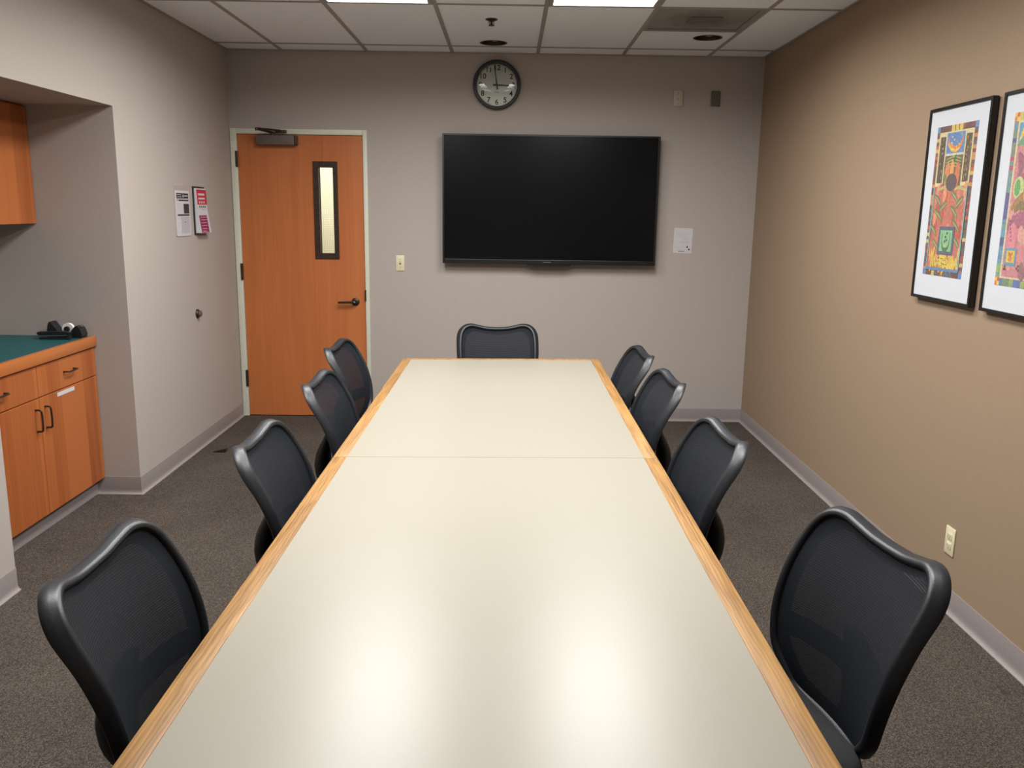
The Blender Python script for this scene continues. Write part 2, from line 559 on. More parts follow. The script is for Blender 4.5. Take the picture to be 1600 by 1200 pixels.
# ---- ceiling: slab, tiles, grid bars
ceil = build(MB().box(NB - T, R + T, NEAR - T, D + T, H + .06, H + .16), 'ceiling', 'ceil_slab')
tag(ceil, 'suspended ceiling of pale rectangular tiles in a grey grid', 'ceiling', kind='structure')
XS = [L] + [X0 + G * i for i in range(6)] + [R]
YS = [D, 6.206]
while YS[-1] - 1.2192 > NEAR: YS.append(YS[-1] - 1.2192)
YS.append(NEAR)
TZ = H + 0.004
def hole_plate(x0, x1, y0, y1, z0, z1, cx, cy, rad):
    angs = [2 * PI * k / 32 for k in range(32)] + [math.atan2(y - cy, x - cx) % (2 * PI) for x in (x0, x1) for y in (y0, y1)]
    angs = sorted(set(round(a, 6) for a in angs))
    n = len(angs); vv = []
    for z in (z0, z1):
        for a in angs:
            vv.append((cx + rad * math.cos(a), cy + rad * math.sin(a), z))
        for a in angs:
            c_, s_ = math.cos(a), math.sin(a)
            t = 1e9
            if c_ > 1e-9: t = min(t, (x1 - cx) / c_)
            if c_ < -1e-9: t = min(t, (x0 - cx) / c_)
            if s_ > 1e-9: t = min(t, (y1 - cy) / s_)
            if s_ < -1e-9: t = min(t, (y0 - cy) / s_)
            vv.append((cx + t * c_, cy + t * s_, z))
    ff = []
    for k in range(n):
        j = (k + 1) % n
        ff.append((k, j, n + j, n + k))
        ff.append((2 * n + k, 3 * n + k, 3 * n + j, 2 * n + j))
        ff.append((k, 2 * n + k, 2 * n + j, j))
        ff.append((n + k, n + j, 3 * n + j, 3 * n + k))
    return MB().add(vv, ff)
DL1 = (-0.12, 6.08); DL2 = (1.256, 5.80); DLR = 0.085
VENT_Y = 5.5966
for j in range(len(YS) - 1):
    ya, yb = YS[j + 1], YS[j]
    for i in range(7):
        xa, xb = XS[i], XS[i + 1]
        g = 0.006
        if i in (2, 4) and j == 2: continue                 # far pair of troffers
        if i in (2, 4) and j in (3, 4):                     # near pair straddles two tile rows: half tiles at both ends
            h0, h1 = (ya + 0.6096, yb) if j == 3 else (ya, yb - 0.6096)
            build(MB().box(xa + g, xb - g, h0 + g, h1 - g, TZ, TZ + .018), 'ceiling_tile', 'tile', ceil)
            continue
        if i == 5 and j == 1:
            build(hole_plate(xa + g, xb - g, VENT_Y + g, yb - g, TZ, TZ + .018, DL2[0], DL2[1], DLR), 'ceiling_tile', 'tile', ceil)
        elif i == 3 and j == 1:
            build(hole_plate(xa + g, xb - g, ya + g, yb - g, TZ, TZ + .018, DL1[0], DL1[1], DLR), 'ceiling_tile', 'tile', ceil)
        else:
            build(MB().box(xa + g, xb - g, ya + g, yb - g, TZ, TZ + .018), 'ceiling_tile', 'tile', ceil)
bw = 0.012
for x in XS[1:-1]:
    build(MB().box(x - bw, x + bw, NEAR, D, H, H + .03), 'grid_bar', 'tbar', ceil)
for y in YS[1:-1]:
    for i in range(7):
        if i in (2, 4) and abs(y - YS[4]) < .01: continue
        build(MB().box(XS[i] + (bw if i else 0), XS[i + 1] - (bw if i < 6 else 0), y - bw, y + bw, H, H + .028), 'grid_bar', 'tbar', ceil)
for i in (2, 4):
    for y in (YS[3] - .6096, YS[4] - .6096):
        build(MB().box(XS[i] + bw, XS[i + 1] - bw, y - bw, y + bw, H, H + .028), 'grid_bar', 'tbar', ceil)
build(MB().box(XS[5] + bw, XS[6] - bw, VENT_Y - bw, VENT_Y + bw, H, H + .028), 'grid_bar', 'tbar', ceil)
for (a, b_, c_, d_) in ((L, L + .02, NEAR, D), (R - .02, R, NEAR, D), (L + .02, R - .02, D - .02, D), (L + .02, R - .02, NEAR, NEAR + .02)):
    build(MB().box(a, b_, c_, d_, H - .001, H + .025), 'wall_angle', 'tbar', ceil)

# ---- vinyl cove baseboards
def cove(pts, name, label, flip=1):
    """profile swept along a floor polyline; the room lies to the left of the direction of travel when flip = 1"""
    prof = [(0, 0), (0.017, 0), (0.0168, 0.0025), (0.012, 0.0050), (0.0065, 0.0095), (0.004, 0.018), (0.0035, 0.03), (0.0035, BB - .001), (0.0032, BB), (0, BB)]
    P = [Vector((p[0], p[1], 0)) for p in pts]
    n = len(P); k = len(prof)
    vv = []; ff = []
    for i in range(n):
        d0 = (P[i] - P[i - 1]).normalized() if i else (P[1] - P[0]).normalized()
        d1 = (P[i + 1] - P[i]).normalized() if i < n - 1 else d0
        n0 = Vector((-d0.y, d0.x, 0)) * flip; n1 = Vector((-d1.y, d1.x, 0)) * flip
        nn = (n0 + n1).normalized(); nn /= max(0.3, nn.dot(n0))
        for (a, z) in prof:
            q = P[i] + nn * a
            vv.append((q.x, q.y, z + 0.0005))
    for i in range(n - 1):
        for j in range(k):
            j2 = (j + 1) % k
            ff.append((i * k + j, i * k + j2, (i + 1) * k + j2, (i + 1) * k + j))
    ff.append(tuple(range(k))); ff.append(tuple((n - 1) * k + j for j in range(k)))
    o = build(MB().add(vv, ff), name, 'vinyl', smooth=40)
    tag(o, label, 'baseboard', kind='structure')
cove([(-2.28, YN), (L, YN), (L, D)], 'baseboard_left', 'grey vinyl baseboard on the left wall between niche and door', flip=-1)
cove([(L, NEAR), (L, YJ)], 'baseboard_left_near', 'grey vinyl baseboard on the left wall in front of the niche', flip=-1)
cove([(FXR, D), (R, D)], 'baseboard_back', 'grey vinyl baseboard along the wall under the television', flip=-1)
cove([(R, D), (R, NEAR)], 'baseboard_right', 'grey vinyl baseboard along the tan right wall', flip=-1)

# ---- door in the back wall
door = empty('door_1', (-1.54, D, 0))
tag(door, 'orange brown wooden door with a narrow window and pale frame', 'door', kind='structure')
FY = D - 0.012
m = MB()
m.box(FXL, DXL - .003, FY, D + T, 0.001, FZT, 0.003)
m.box(DXR + .003, FXR, FY, D + T, 0.001, FZT, 0.003)
m.box(DXL - .003, DXR + .003, FY, D + T, DZT + .003, FZT, 0.003)
# stops behind the leaf
m.box(DXL - .003, DXL + .012, D + .05, D + .09, 0.001, DZT + .003)
m.box(DXR - .012, DXR + .003, D + .05, D + .09, 0.001, DZT + .003)
m.box(DXL + .012, DXR - .012, D + .05, D + .09, DZT - .012, DZT + .003)
build(m, 'door_frame', 'frame_paint', door, smooth=30)
LY0, LY1 = D + .002, D + .046
WX0, WX1, WZ0, WZ1 = -1.402, -1.298, 1.255, 1.878
m = MB()
m.box(DXL, WX0 - .02, LY0, LY1, 0.008, DZT)
m.box(WX1 + .02, DXR, LY0, LY1, 0.008, DZT)
m.box(WX0 - .02, WX1 + .02, LY0, LY1, 0.008, WZ0 - .02)
m.box(WX0 - .02, WX1 + .02, LY0, LY1, WZ1 + .02, DZT)
leaf = build(m, 'door_leaf', 'doorwood', door)
wf = MB()
fw = 0.042
for yy0, yy1 in ((LY0 - .010, LY0 + .012), (LY1 - .012, LY1 + .010)):
    wf.box(WX0 - fw, WX0, yy0, yy1, WZ0 - fw, WZ1 + fw, .002)
    wf.box(WX1, WX1 + fw - .008, yy0, yy1, WZ0 - fw, WZ1 + fw, .002)
    wf.box(WX0, WX1, yy0, yy1, WZ0 - fw, WZ0, .002)
    wf.box(WX0, WX1, yy0, yy1, WZ1, WZ1 + fw, .002)
wfo = build(wf, 'window_frame', 'bronze', door)
build(MB().box(WX0 - .01, WX1 + .01, LY0 + .018, LY0 + .024, WZ0 - .01, WZ1 + .01), 'window_pane', 'glass', wfo)
wr = MB()
yw = LY0 + .021
k = WX0 + .006
while k < WX1:
    wr.box(k, k + .0012, yw, yw + .0012, WZ0, WZ1); k += 0.0127
k = WZ0 + .006
while k < WZ1:
    wr.box(WX0, WX1, yw, yw + .0012, k, k + .0012); k += 0.0127
wo = build(wr, 'security_wire', 'chrome', wfo)
wo['kind'] = 'stuff'
for z0, z1 in ((1.872, 1.985), (1.05, 1.172), (0.236, 0.362)):
    hm = MB().tube([(DXL - .003, FY - .004, z0), (DXL - .003, FY - .004, z1)], 0.0085, 12)
    hm.box(DXL - .016, DXL - .003, FY - .003, FY + .004, z0, z1)
    build(hm, 'hinge', 'bronze', door, smooth=40)
sp_ = MB().box(DXR - .003, DXR + .009, FY - .0015, FY + .004, .90, .985, .001)
build(sp_, 'strike_plate', 'bronze', door)
# lever handle
hx, hz = -1.152, .895
hd = build(MB().lathe([(.030, 0), (.030, -.006), (.026, -.010), (.014, -.012), (.012, -.045)], 24, 'y', (hx, LY0, hz)), 'door_handle', 'bronze', door, smooth=40)
build(MB().tube([(hx + .004, LY0 - .045, hz), (hx - .02, LY0 - .048, hz), (hx - .06, LY0 - .048, hz - .001), (hx - .115, LY0 - .046, hz - .004), (hx - .122, LY0 - .038, hz - .004)], [.011, .010, .0085, .008, .007], 12), 'lever', 'bronze', hd, smooth=50)
build(MB().lathe([(.0065, 0), (.0065, -.002), (.004, -.003)], 12, 'y', (hx + .001, LY0 - .0555, hz)), 'key_cylinder', 'chrome', hd, smooth=40)
# closer
cb = build(MB().box(-1.838, -1.566, LY0 - .062, LY0, 2.028, 2.098, .006, 3), 'door_closer', 'closer', door, smooth=40)
build(MB().box(-1.566, -1.545, LY0 - .058, LY0, 2.03, 2.097, .003), 'end_cap', 'bronze', cb)
build(MB().box(-1.567, -1.563, LY0 - .064, LY0, 2.027, 2.099), 'end_strip', 'chrome', cb)
elbow = Vector((-1.795, LY0 - .17, 2.128))
m = MB()
m.tube([(-1.72, LY0 - .035, 2.098), (-1.72, LY0 - .035, 2.118)], .012, 12)
m.tube([(-1.715, LY0 - .03, 2.115), elbow], [.009, .007], 8)
m.lathe([(.012, -.010), (.012, .010)], 14, 'z', tuple(elbow))
m.tube([elbow + Vector((0, 0, .006)), (-1.66, FY - .035, 2.128)], [.006, .009], 8)
m.box(-1.70, -1.62, FY - .03, FY, 2.115, 2.135, .002)
build(m, 'closer_arm', 'bronze', cb, smooth=40)

# ================================================================== CEILING LIGHTS
def troffer(xa, xb, ya, yb, label):
    cx, cy = (xa + xb) / 2, (ya + yb) / 2
    t = empty('ceiling_light', (cx, cy, H))
    tag(t, label, 'light', 'recessed fluorescent ceiling lights')
    m = MB()
    e = 0.034
    z0, z1 = H - .003, H + .05
    m.box(xa + .012, xa + e, ya + .012, yb - .012, z0, z1)
    m.box(xb - e, xb - .012, ya + .012, yb - .012, z0, z1)
    m.box(xa + e, xb - e, ya + .012, ya + e, z0, z1)
    m.box(xa + e, xb - e, yb - e, yb - .012, z0, z1)
    build(m, 'frame', 'tbar', t)
    build(MB().box(xa + e, xb - e, ya + e, yb - e, H + .004, H + .010), 'lens', 'lens', t)
    build(MB().box(xa + .013, xb - .013, ya + .013, yb - .013, z1, z1 + .006), 'housing', 'tbar', t)
    ld = bpy.data.lights.new('tube_lamp', 'AREA')
    ld.shape = 'RECTANGLE'
    ld.size = xb - xa - 2 * e
    ld.size_y = yb - ya - 2 * e
    ld.energy = LAMP_W
    ld.spread = LAMP_SPREAD
    ld.color = (1.0, 0.99, 0.98)
    lo = bpy.data.objects.new('tube_lamp', ld)
    C.objects.link(lo)
    lo.parent = t
    lo.location = (0, 0, 0.002)
for i, j, lab in ((2, 2, 'lit ceiling light panel above the table, left of the sprinkler'),
                  (4, 2, 'lit ceiling light panel above the table, next to the air vent'),
                  (2, 3, 'lit ceiling light panel over the near left of the table'),
                  (4, 3, 'lit ceiling light panel over the near right of the table')):
    dy = .6096 if j == 3 else 0.0
    troffer(XS[i], XS[i + 1], YS[j + 1] - dy, YS[j] - dy, lab)

def downlight(cx, cy, label):
    t = empty('recessed_downlight', (cx, cy, H))
    tag(t, label, 'light', 'unlit recessed downlights')
    z = TZ
    build(MB().lathe([(DLR + .008, z - .001), (DLR + .007, z - .0025), (DLR - .002, z - .002), (DLR - .004, z + .004), (DLR - .004, z + .02), (DLR - .001, z + .02), (DLR - .001, z - .001)], 36, 'z', (cx, cy, 0), cap=False), 'trim_ring', 'bronze', t, smooth=40)
    build(MB().lathe([(DLR - .004, z + .018), (DLR - .012, z + .045), (.05, z + .053), (.0005, z + .054)], 36, 'z', (cx, cy, 0), cap=False), 'reflector', 'dark_hole', t, smooth=40)
    build(MB().lathe([(.004, z + .05), (.026, z + .045), (.034, z + .03), (.030, z + .016), (.016, z + .010), (.0005, z + .009)], 20, 'z', (cx + .01, cy, 0), cap=False), 'bulb', 'chrome', t, smooth=50)
downlight(DL1[0], DL1[1], 'unlit round recessed downlight above the wall clock')
downlight(DL2[0], DL2[1], 'unlit round recessed downlight beside the grey air vent')

t = empty('sprinkler', (-0.119, 5.354, H))
tag(t, 'small dark fire sprinkler head hanging from the ceiling', 'sprinkler')
build(MB().lathe([(.036, TZ), (.036, TZ - .004), (.022, TZ - .010), (.012, TZ - .012)], 24, 'z', (-.119, 5.354, 0)), 'escutcheon', 'bronze', t, smooth=40)
build(MB().lathe([(.008, TZ - .010), (.006, TZ - .030), (.005, TZ - .036)], 12, 'z', (-.119, 5.354, 0)), 'stem', 'bronze', t, smooth=40)
m = MB().lathe([(.018, TZ - .034), (.018, TZ - .037)], 16, 'z', (-.119, 5.354, 0))
m.tube([(-.131, 5.354, TZ - .012), (-.133, 5.354, TZ - .025), (-.122, 5.354, TZ - .035)], .0025, 6)
m.tube([(-.107, 5.354, TZ - .012), (-.105, 5.354, TZ - .025), (-.116, 5.354, TZ - .035)], .0025, 6)
build(m, 'deflector', 'bronze', t, smooth=40)

t = empty('air_vent', (1.105, 5.292, H))
tag(t, 'grey square ceiling air diffuser with a dusty centre', 'vent')
va, vb, vc, vd = XS[5] + .013, XS[6] - .013, YS[2] + .013, VENT_Y - .013
m = MB()
m.box(va, va + .02, vc, vd, H + .001, H + .03); m.box(vb - .02, vb, vc, vd, H + .001, H + .03)
m.box(va + .02, vb - .02, vc, vc + .02, H + .001, H + .03); m.box(va + .02, vb - .02, vd - .02, vd, H + .001, H + .03)
build(m, 'frame', 'vent', t)
cxv, cyv = (va + vb) / 2, (vc + vd) / 2
build(MB().box(va + .02, vb - .02, vc + .02, vd - .02, H + .010, H + .014), 'face_plate', 'vent', t)
build(MB().box(cxv - .07, cxv + .11, cyv - .06, cyv + .10, H + .006, H + .0105, .001), 'centre_plate', 'grey_box', t)
build(MB().box(va + .02, vb - .02, vc + .02, vd - .02, H + .032, H + .036), 'plenum', 'dark_hole', t)

# ================================================================== TABLES
def table(y0, y1, far, label):
    x0, x1 = -0.6005, 0.540
    cx, cy = (x0 + x1) / 2, (y0 + y1) / 2
    t = empty('conference_table', (cx, cy, 0))
    t.rotation_euler = (0, -0.0085, 0)
    tag(t, label, 'table', 'two cream topped tables pushed end to end')
    hw, hl = (x1 - x0) / 2, (y1 - y0) / 2
    e = 0.049; top = 0.740; bot = 0.703
    eend = 0.049
    ya, yb = (-hl, hl - eend) if far else (-hl + eend, hl)
    build(MB().box(-hw + e, hw - e, ya, yb, bot + .004, top - .0004), 'tabletop', 'cream', t, world=False)
    for s in (-1, 1):
        xa, xb = (-hw, -hw + e) if s < 0 else (hw - e, hw)
        build(MB().box(xa, xb, -hl, hl, bot, top, .004, 3), 'wood_edge', 'oak', t, world=False, smooth=40)
    if far:
        build(MB().box(-hw + e, hw - e, hl - eend, hl, bot, top, .004, 3), 'wood_edge', 'oak', t, world=False, smooth=40)
    else:
        build(MB().box(-hw + e, hw - e, -hl, -hl + eend, bot, top, .004, 3), 'wood_edge', 'oak', t, world=False, smooth=40)
    for yy in (-hl * .55, hl * .55):
        build(MB().box(-.13, .13, yy - .03, yy + .03, .033, bot + .002, .006), 'pedestal', 'black', t, world=False)
        build(MB().box(-.2, .2, yy - .05, yy + .05, .004, .035, .008), 'foot', 'black', t, world=False)
    build(MB().box(-.03, .03, -hl * .55 + .03, hl * .55 - .03, bot - .08, bot + .002), 'beam', 'black', t, world=False)
    return t
table(2.8915, 4.930, True, 'cream topped conference table with oak edges, the half nearer the television')
table(0.850, 2.8893, False, 'cream topped conference table with oak edges, the near half with glossy reflections')

# ================================================================== CHAIRS
def catmull(pts, per=6):
    out = []
    n = len(pts)
    for i in range(n - 1):
        p0 = pts[max(i - 1, 0)]; p1 = pts[i]; p2 = pts[i + 1]; p3 = pts[min(i + 2, n - 1)]
        for k in range(per):
            t = k / per
            out.append(tuple(0.5 * ((2 * b) + (-a + c) * t + (2 * a - 5 * b + 4 * c - d) * t * t + (-a + 3 * b - 3 * c + d) * t ** 3) for a, b, c, d in zip(p0, p1, p2, p3)))
    out.append(pts[-1])
    return out

HALF = [(0.0, 0.8595), (0.0583, 0.8625), (0.1117, 0.8729), (0.1555, 0.8828), (0.1924, 0.8773), (0.2185, 0.8534), (0.2309, 0.8138), (0.2335, 0.75), (0.2303, 0.68), (0.2224, 0.605), (0.2053, 0.5333), (0.1669, 0.4809), (0.1369, 0.4523), (0.0948, 0.4409), (0.0, 0.438)]
half = catmull(HALF, 5)
outline = half + [(-s, z) for s, z in reversed(half[1:-1])]

def depth(s, z):
    t = (z - .43) / .46
    y = -0.225 + 0.07 * t - 0.20 * t * t + 0.019 * max(0.0, (t - .80) / .20) ** 2
    return y + 0.92 * s * s

def S(s, z, off=0.0):
    e = 1e-3
    p = Vector((s, depth(s, z), z))
    ds = Vector((2 * e, depth(s + e, z) - depth(s - e, z), 0))
    dz = Vector((0, depth(s, z + e) - depth(s, z - e), 2 * e))
    n = dz.cross(ds).normalized()
    if n.y < 0: n = -n
    return p + n * off, n

def ring_patch(k0, k1, steps, off, fill=False, c=(0, .665)):
    vv = []; ff = []
    n = len(outline)
    for j in range(steps + 1):
        k_ = k0 + (k1 - k0) * j / steps
        for s, z in outline:
            vv.append(S(c[0] + (s - c[0]) * k_, c[1] + (z - c[1]) * k_, off)[0])
    for j in range(steps):
        for i in range(n):
            i2 = (i + 1) % n
            ff.append((j * n + i, j * n + i2, (j + 1) * n + i2, (j + 1) * n + i))
    if fill:
        vv.append(S(c[0], c[1], off)[0])
        for i in range(n):
            ff.append((steps * n + i, steps * n + (i + 1) % n, len(vv) - 1))
    return vv, ff

def rim_mesh():
    sec = [(-.013, -.002), (-.010, .007), (-.004, .011), (.003, .010), (.008, .003), (.0115, -.008), (.0130, -.018), (.0120, -.027), (.006, -.029), (.002, -.020), (-.004, -.010)]
    n = len(outline); k = len(sec)
    vv = []; ff = []
    for i, (s, z) in enumerate(outline):
        p, nn = S(s, z)
        a, _ = S(*outline[i - 1]); b_, _ = S(*outline[(i + 1) % n])
        tg = (b_ - a).normalized()
        o_ = tg.cross(nn).normalized()
        cen = Vector((0, 0, .665)) - Vector((s, 0, z))
        if o_.dot(cen) > 0: o_ = -o_
        t = min(1, max(0, (z - .55) / .3))
        for (u_, w_) in sec:
            horn = math.exp(-((abs(s) - .222) / .05) ** 2 - ((z - .845) / .05) ** 2)
            kk = w_ * ((.75 + .12 * t + 0.16 * horn) if w_ < 0 else 1)
            fl_ = u_ + ((0.003 * t + .002 * horn) if w_ < -.015 else 0)
            vv.append(p + o_ * fl_ + nn * kk)
    for i in range(n):
        i2 = (i + 1) % n
        for j in range(k):
            j2 = (j + 1) % k
            ff.append((i * k + j, i * k + j2, i2 * k + j2, i2 * k + j))
    return MB().add(vv, ff)

def make_chair(loc, rz, label):
    t = empty('office_chair', loc, rz)
    tag(t, label, 'chair', 'black mesh back office chairs around the table')
    def b(mb, name, mat, par=None, smooth=45, lab=None):
        return build(mb, name, mat, par or t, smooth, world=False, label=lab)
    b(rim_mesh(), 'back_rim', 'rim', smooth=60)
    b(MB().add(*ring_patch(.985, .12, 8, .0, True)), 'back_mesh', 'mesh', smooth=80)
    # shell behind the mesh: border and lumbar band with two openings
    m = MB()
    v1, f1 = ring_patch(1.0, .85, 3, -.010)
    m.add(v1, f1)
    v2, f2 = ring_patch(.85, 1.0, 3, -.016)
    m.add(v2, f2)
    nb = 14
    vv = []; ff = []
    for oo in (-.011, -.017):
        for k in range(nb + 1):
            s = -.195 + .39 * k / nb
            for z in (.575, .595, .615, .632):
                vv.append(S(s, z - 0.25 * s * s, oo)[0])
    q = (nb + 1) * 4
    for ly in (0, 1):
        for k in range(nb):
            for j in range(3):
                a = ly * q + k * 4 + j
                ff.append((a, a + 1, a + 5, a + 4))
    m.add(vv, ff)
    b(m, 'back_shell', 'black', smooth=60)
    # spine from the back down under the seat
    path = [(0, -.262, .66), (0, -.276, .62), (0, -.292, .57), (0, -.298, .52), (0, -.292, .46), (0, -.255, .412), (0, -.18, .387), (0, -.08, .380)]
    path = catmull(path, 3)
    wd = [.035, .05, .062, .062, .055, .045, .04, .04]
    th = [.012, .018, .026, .030, .026, .020, .016, .014]
    vv = []; ff = []; n = len(path)
    for i, p in enumerate(path):
        f_ = i / (n - 1) * 7; i0 = min(int(f_), 6); fr = f_ - i0
        w_ = wd[i0] * (1 - fr) + wd[i0 + 1] * fr; h_ = th[i0] * (1 - fr) + th[i0 + 1] * fr
        a = Vector(path[max(i - 1, 0)]); c_ = Vector(path[min(i + 1, n - 1)])
        tg = (c_ - a).normalized(); nn = Vector((1, 0, 0)).cross(tg).normalized()
        for k in range(16):
            an = 2 * PI * k / 16
            cx_ = math.copysign(abs(math.cos(an)) ** .6, math.cos(an)); sx_ = math.copysign(abs(math.sin(an)) ** .6, math.sin(an))
            vv.append(Vector(p) + Vector((1, 0, 0)) * w_ * cx_ + nn * h_ * sx_)
    for i in range(n - 1):
        for k in range(16):
            k2 = (k + 1) % 16
            ff.append((i * 16 + k, i * 16 + k2, (i + 1) * 16 + k2, (i + 1) * 16 + k))
    ff.append(tuple(range(16))); ff.append(tuple((n - 1) * 16 + k for k in range(16)))
    b(MB().add(vv, ff), 'back_support', 'black')
    # seat cushion
    def slab(hx, hy, prof, cy_=0.03, droop=.022, ex=.42):
        vv = []; ff = []; N_ = 40
        for (sc_, z) in prof:
            for k in range(N_):
                an = 2 * PI * k / N_
                x = hx * sc_ * math.copysign(abs(math.cos(an)) ** ex, math.cos(an))
                y = hy * sc_ * math.copysign(abs(math.sin(an)) ** ex, math.sin(an))
                zz = z - droop * max(0, y / hy) ** 3 + .010 * (x / hx) ** 2
                vv.append((x, y + cy_, zz))
        m_ = len(prof)
        for i in range(m_ - 1):
            for k in range(N_):
                k2 = (k + 1) % N_
                ff.append((i * N_ + k, i * N_ + k2, (i + 1) * N_ + k2, (i + 1) * N_ + k))
        ff.append(tuple(range(N_))); ff.append(tuple((m_ - 1) * N_ + k for k in range(N_)))
        return MB().add(vv, ff)
    b(slab(.245, .235, [(.93, .418), (.985, .424), (1.0, .440), (.985, .460), (.94, .472), (.8, .480), (.5, .482), (.2, .480)]), 'seat', 'fabric')
    b(slab(.235, .225, [(.6, .398), (.9, .402), (.96, .412), (.97, .422)]), 'seat_shell', 'black')
    b(MB().box(-.08, .08, -.10, .12, .345, .400, .015, 3), 'tilt_mechanism', 'black')
    m = MB().tube([(.07, .02, .37), (.20, .02, .366), (.235, .02, .362)], [.005, .005, .009], 8)
    b(m, 'height_lever', 'black')
    b(MB().lathe([(.027, .11), (.027, .22), (.024, .222), (.014, .224), (.014, .35)], 20), 'gas_cylinder', 'chrome')
    b(MB().lathe([(.03, .070), (.046, .075), (.048, .12), (.036, .135), (.026, .138)], 20), 'base_hub', 'black')
    for k in range(5):
        an = 2 * PI * (k + .25) / 5
        dx, dy = math.cos(an), math.sin(an)
        leg = MB().tube([(dx * .03, dy * .03, .105), (dx * .14, dy * .14, .098), (dx * .25, dy * .25, .078), (dx * .275, dy * .275, .074)], [.024, .020, .015, .012], 10)
        lo = b(leg, 'base_leg', 'black')
        cm = MB()
        px, py = dx * .272, dy * .272
        for sgn in (-1, 1):
            ox, oy = -dy * .014 * sgn, dx * .014 * sgn
            N_ = 16; vv = []; ff = []
            for hh in (-.008, .008):
                for q_ in range(N_):
                    a2 = 2 * PI * q_ / N_
                    vv.append((px + ox + dx * .026 * math.cos(a2) - dy * hh, py + oy + dy * .026 * math.cos(a2) + dx * hh, .0265 + .026 * math.sin(a2)))
            for q_ in range(N_):
                q2 = (q_ + 1) % N_
                ff.append((q_, q2, N_ + q2, N_ + q_))
            ff.append(tuple(range(N_))); ff.append(tuple(range(N_, 2 * N_)))
            cm.add(vv, ff)
        cm.tube([(px, py, .03), (px, py, .075)], .007, 8)
        build(cm, 'caster', 'black', lo, 40, world=False)
    return t

# local back top is about 0.345 m behind the chair's centre
BK = 0.336
chairs = [  # x, y of the middle of the back's top edge, direction the chair faces (degrees), label
    (-0.864, 1.657, 0.4, 'black mesh back office chair nearest the viewer on the cabinet side of the table'),
    (-0.810, 2.609, 0.3, 'black mesh back office chair, second from the viewer on the cabinet side'),
    (-0.822, 3.530, -0.9, 'black mesh back office chair, third from the viewer on the cabinet side'),
    (-0.923, 4.455, -3.0, 'black mesh back office chair, farthest on the cabinet side, in front of the door'),
    (0.872, 1.806, 189.6, 'black mesh back office chair nearest the viewer on the tan wall side, by the outlet'),
    (0.744, 2.735, 183.2, 'black mesh back office chair, second from the viewer on the tan wall side'),
    (0.738, 3.660, 183.2, 'black mesh back office chair, third from the viewer on the tan wall side'),
    (0.722, 4.350, 182.7, 'black mesh back office chair, farthest on the tan wall side'),
    (-0.066, 5.329, -86, 'black mesh back office chair at the head of the table below the television'),
]
proto = None
for x, y, a, lab in chairs:
    an = math.radians(a)
    cx, cy = x + math.cos(an) * BK, y + math.sin(an) * BK
    if proto is None:
        proto = make_chair((cx, cy, 0), an - PI / 2, lab)
    else:
        dup(proto, (cx, cy, 0), an - PI / 2, lab)

# ================================================================== TELEVISION
tv = empty('television', (0.298, D, 1.66))
tag(tv, 'large black flat screen television mounted on the far wall', 'television')
tx0, tx1, tz0, tz1 = -0.487, 1.083, 1.200, 2.124
fy = 6.370
b0 = 0.014
m = MB()
m.box(tx0, tx0 + b0, fy, fy + .03, tz0, tz1, .002)
m.box(tx1 - b0, tx1, fy, fy + .03, tz0, tz1, .002)
m.box(tx0 + b0, tx1 - b0, fy, fy + .03, tz1 - b0, tz1, .002)
m.box(tx0 + b0, tx1 - b0, fy, fy + .03, tz0, tz0 + .032, .002)
build(m, 'bezel', 'tvcase', tv)
build(MB().box(tx0 + b0, tx1 - b0, fy + .004, fy + .012, tz0 + .032, tz1 - b0), 'screen', 'tvglass', tv)
build(MB().box(tx0 + .004, tx1 - .004, fy + .03, fy + .055, tz0 + .004, tz1 - .004, .006), 'back_cover', 'tvcase', tv)
build(MB().prism([(.13, tz0 + .002), (.47, tz0 + .002), (.45, tz0 - .013), (.40, tz0 - .017), (.20, tz0 - .017), (.15, tz0 - .013)], 'y', fy + .002, fy + .026), 'sensor_bar', 'tvcase', tv)
build(MB().box(.255, .315, fy - .0006, fy + .001, tz0 + .0135, tz0 + .0185), 'maker_mark', 'grey_box', tv)
build(MB().box(.9, 1.25, 0, 0, 0, 0) if False else MB().lathe([(.002, 0), (.002, -.001)], 8, 'y', (1.0, fy, tz0 + .016)), 'power_light', 'chrome', tv)
build(MB().box(0.0, .6, fy + .055, D - .001, 1.45, 1.87, .004), 'wall_bracket', 'black', tv)

# ================================================================== CLOCK
ck = empty('wall_clock', (-.1, D, 2.47))
tag(ck, 'round black rimmed wall clock showing almost three', 'clock')
cx, cz, cr = -.1, 2.468, .172
build(MB().lathe([(cr - .012, -.001), (cr - .004, -.012), (cr, -.030), (cr - .004, -.043), (cr - .014, -.047), (cr - .024, -.043), (cr - .026, -.030), (cr - .026, -.001)], 64, 'y', (cx, D, cz), cap=False), 'rim', 'black', ck, smooth=50)
face = build(MB().lathe([(cr - .026, -.001), (cr - .026, -.020)], 64, 'y', (cx, D, cz)), 'dial', 'clockface', ck)
for hnum in range(1, 13):
    an = PI / 2 - hnum * PI / 6
    vv, ff = text_mesh(str(hnum), .050)
    px, pz = cx + .118 * math.cos(an), cz + .118 * math.sin(an)
    build(MB().add([(px + v[0], D - .0206 - v[2], pz + v[1]) for v in vv], ff), 'numeral', 'ink', face)
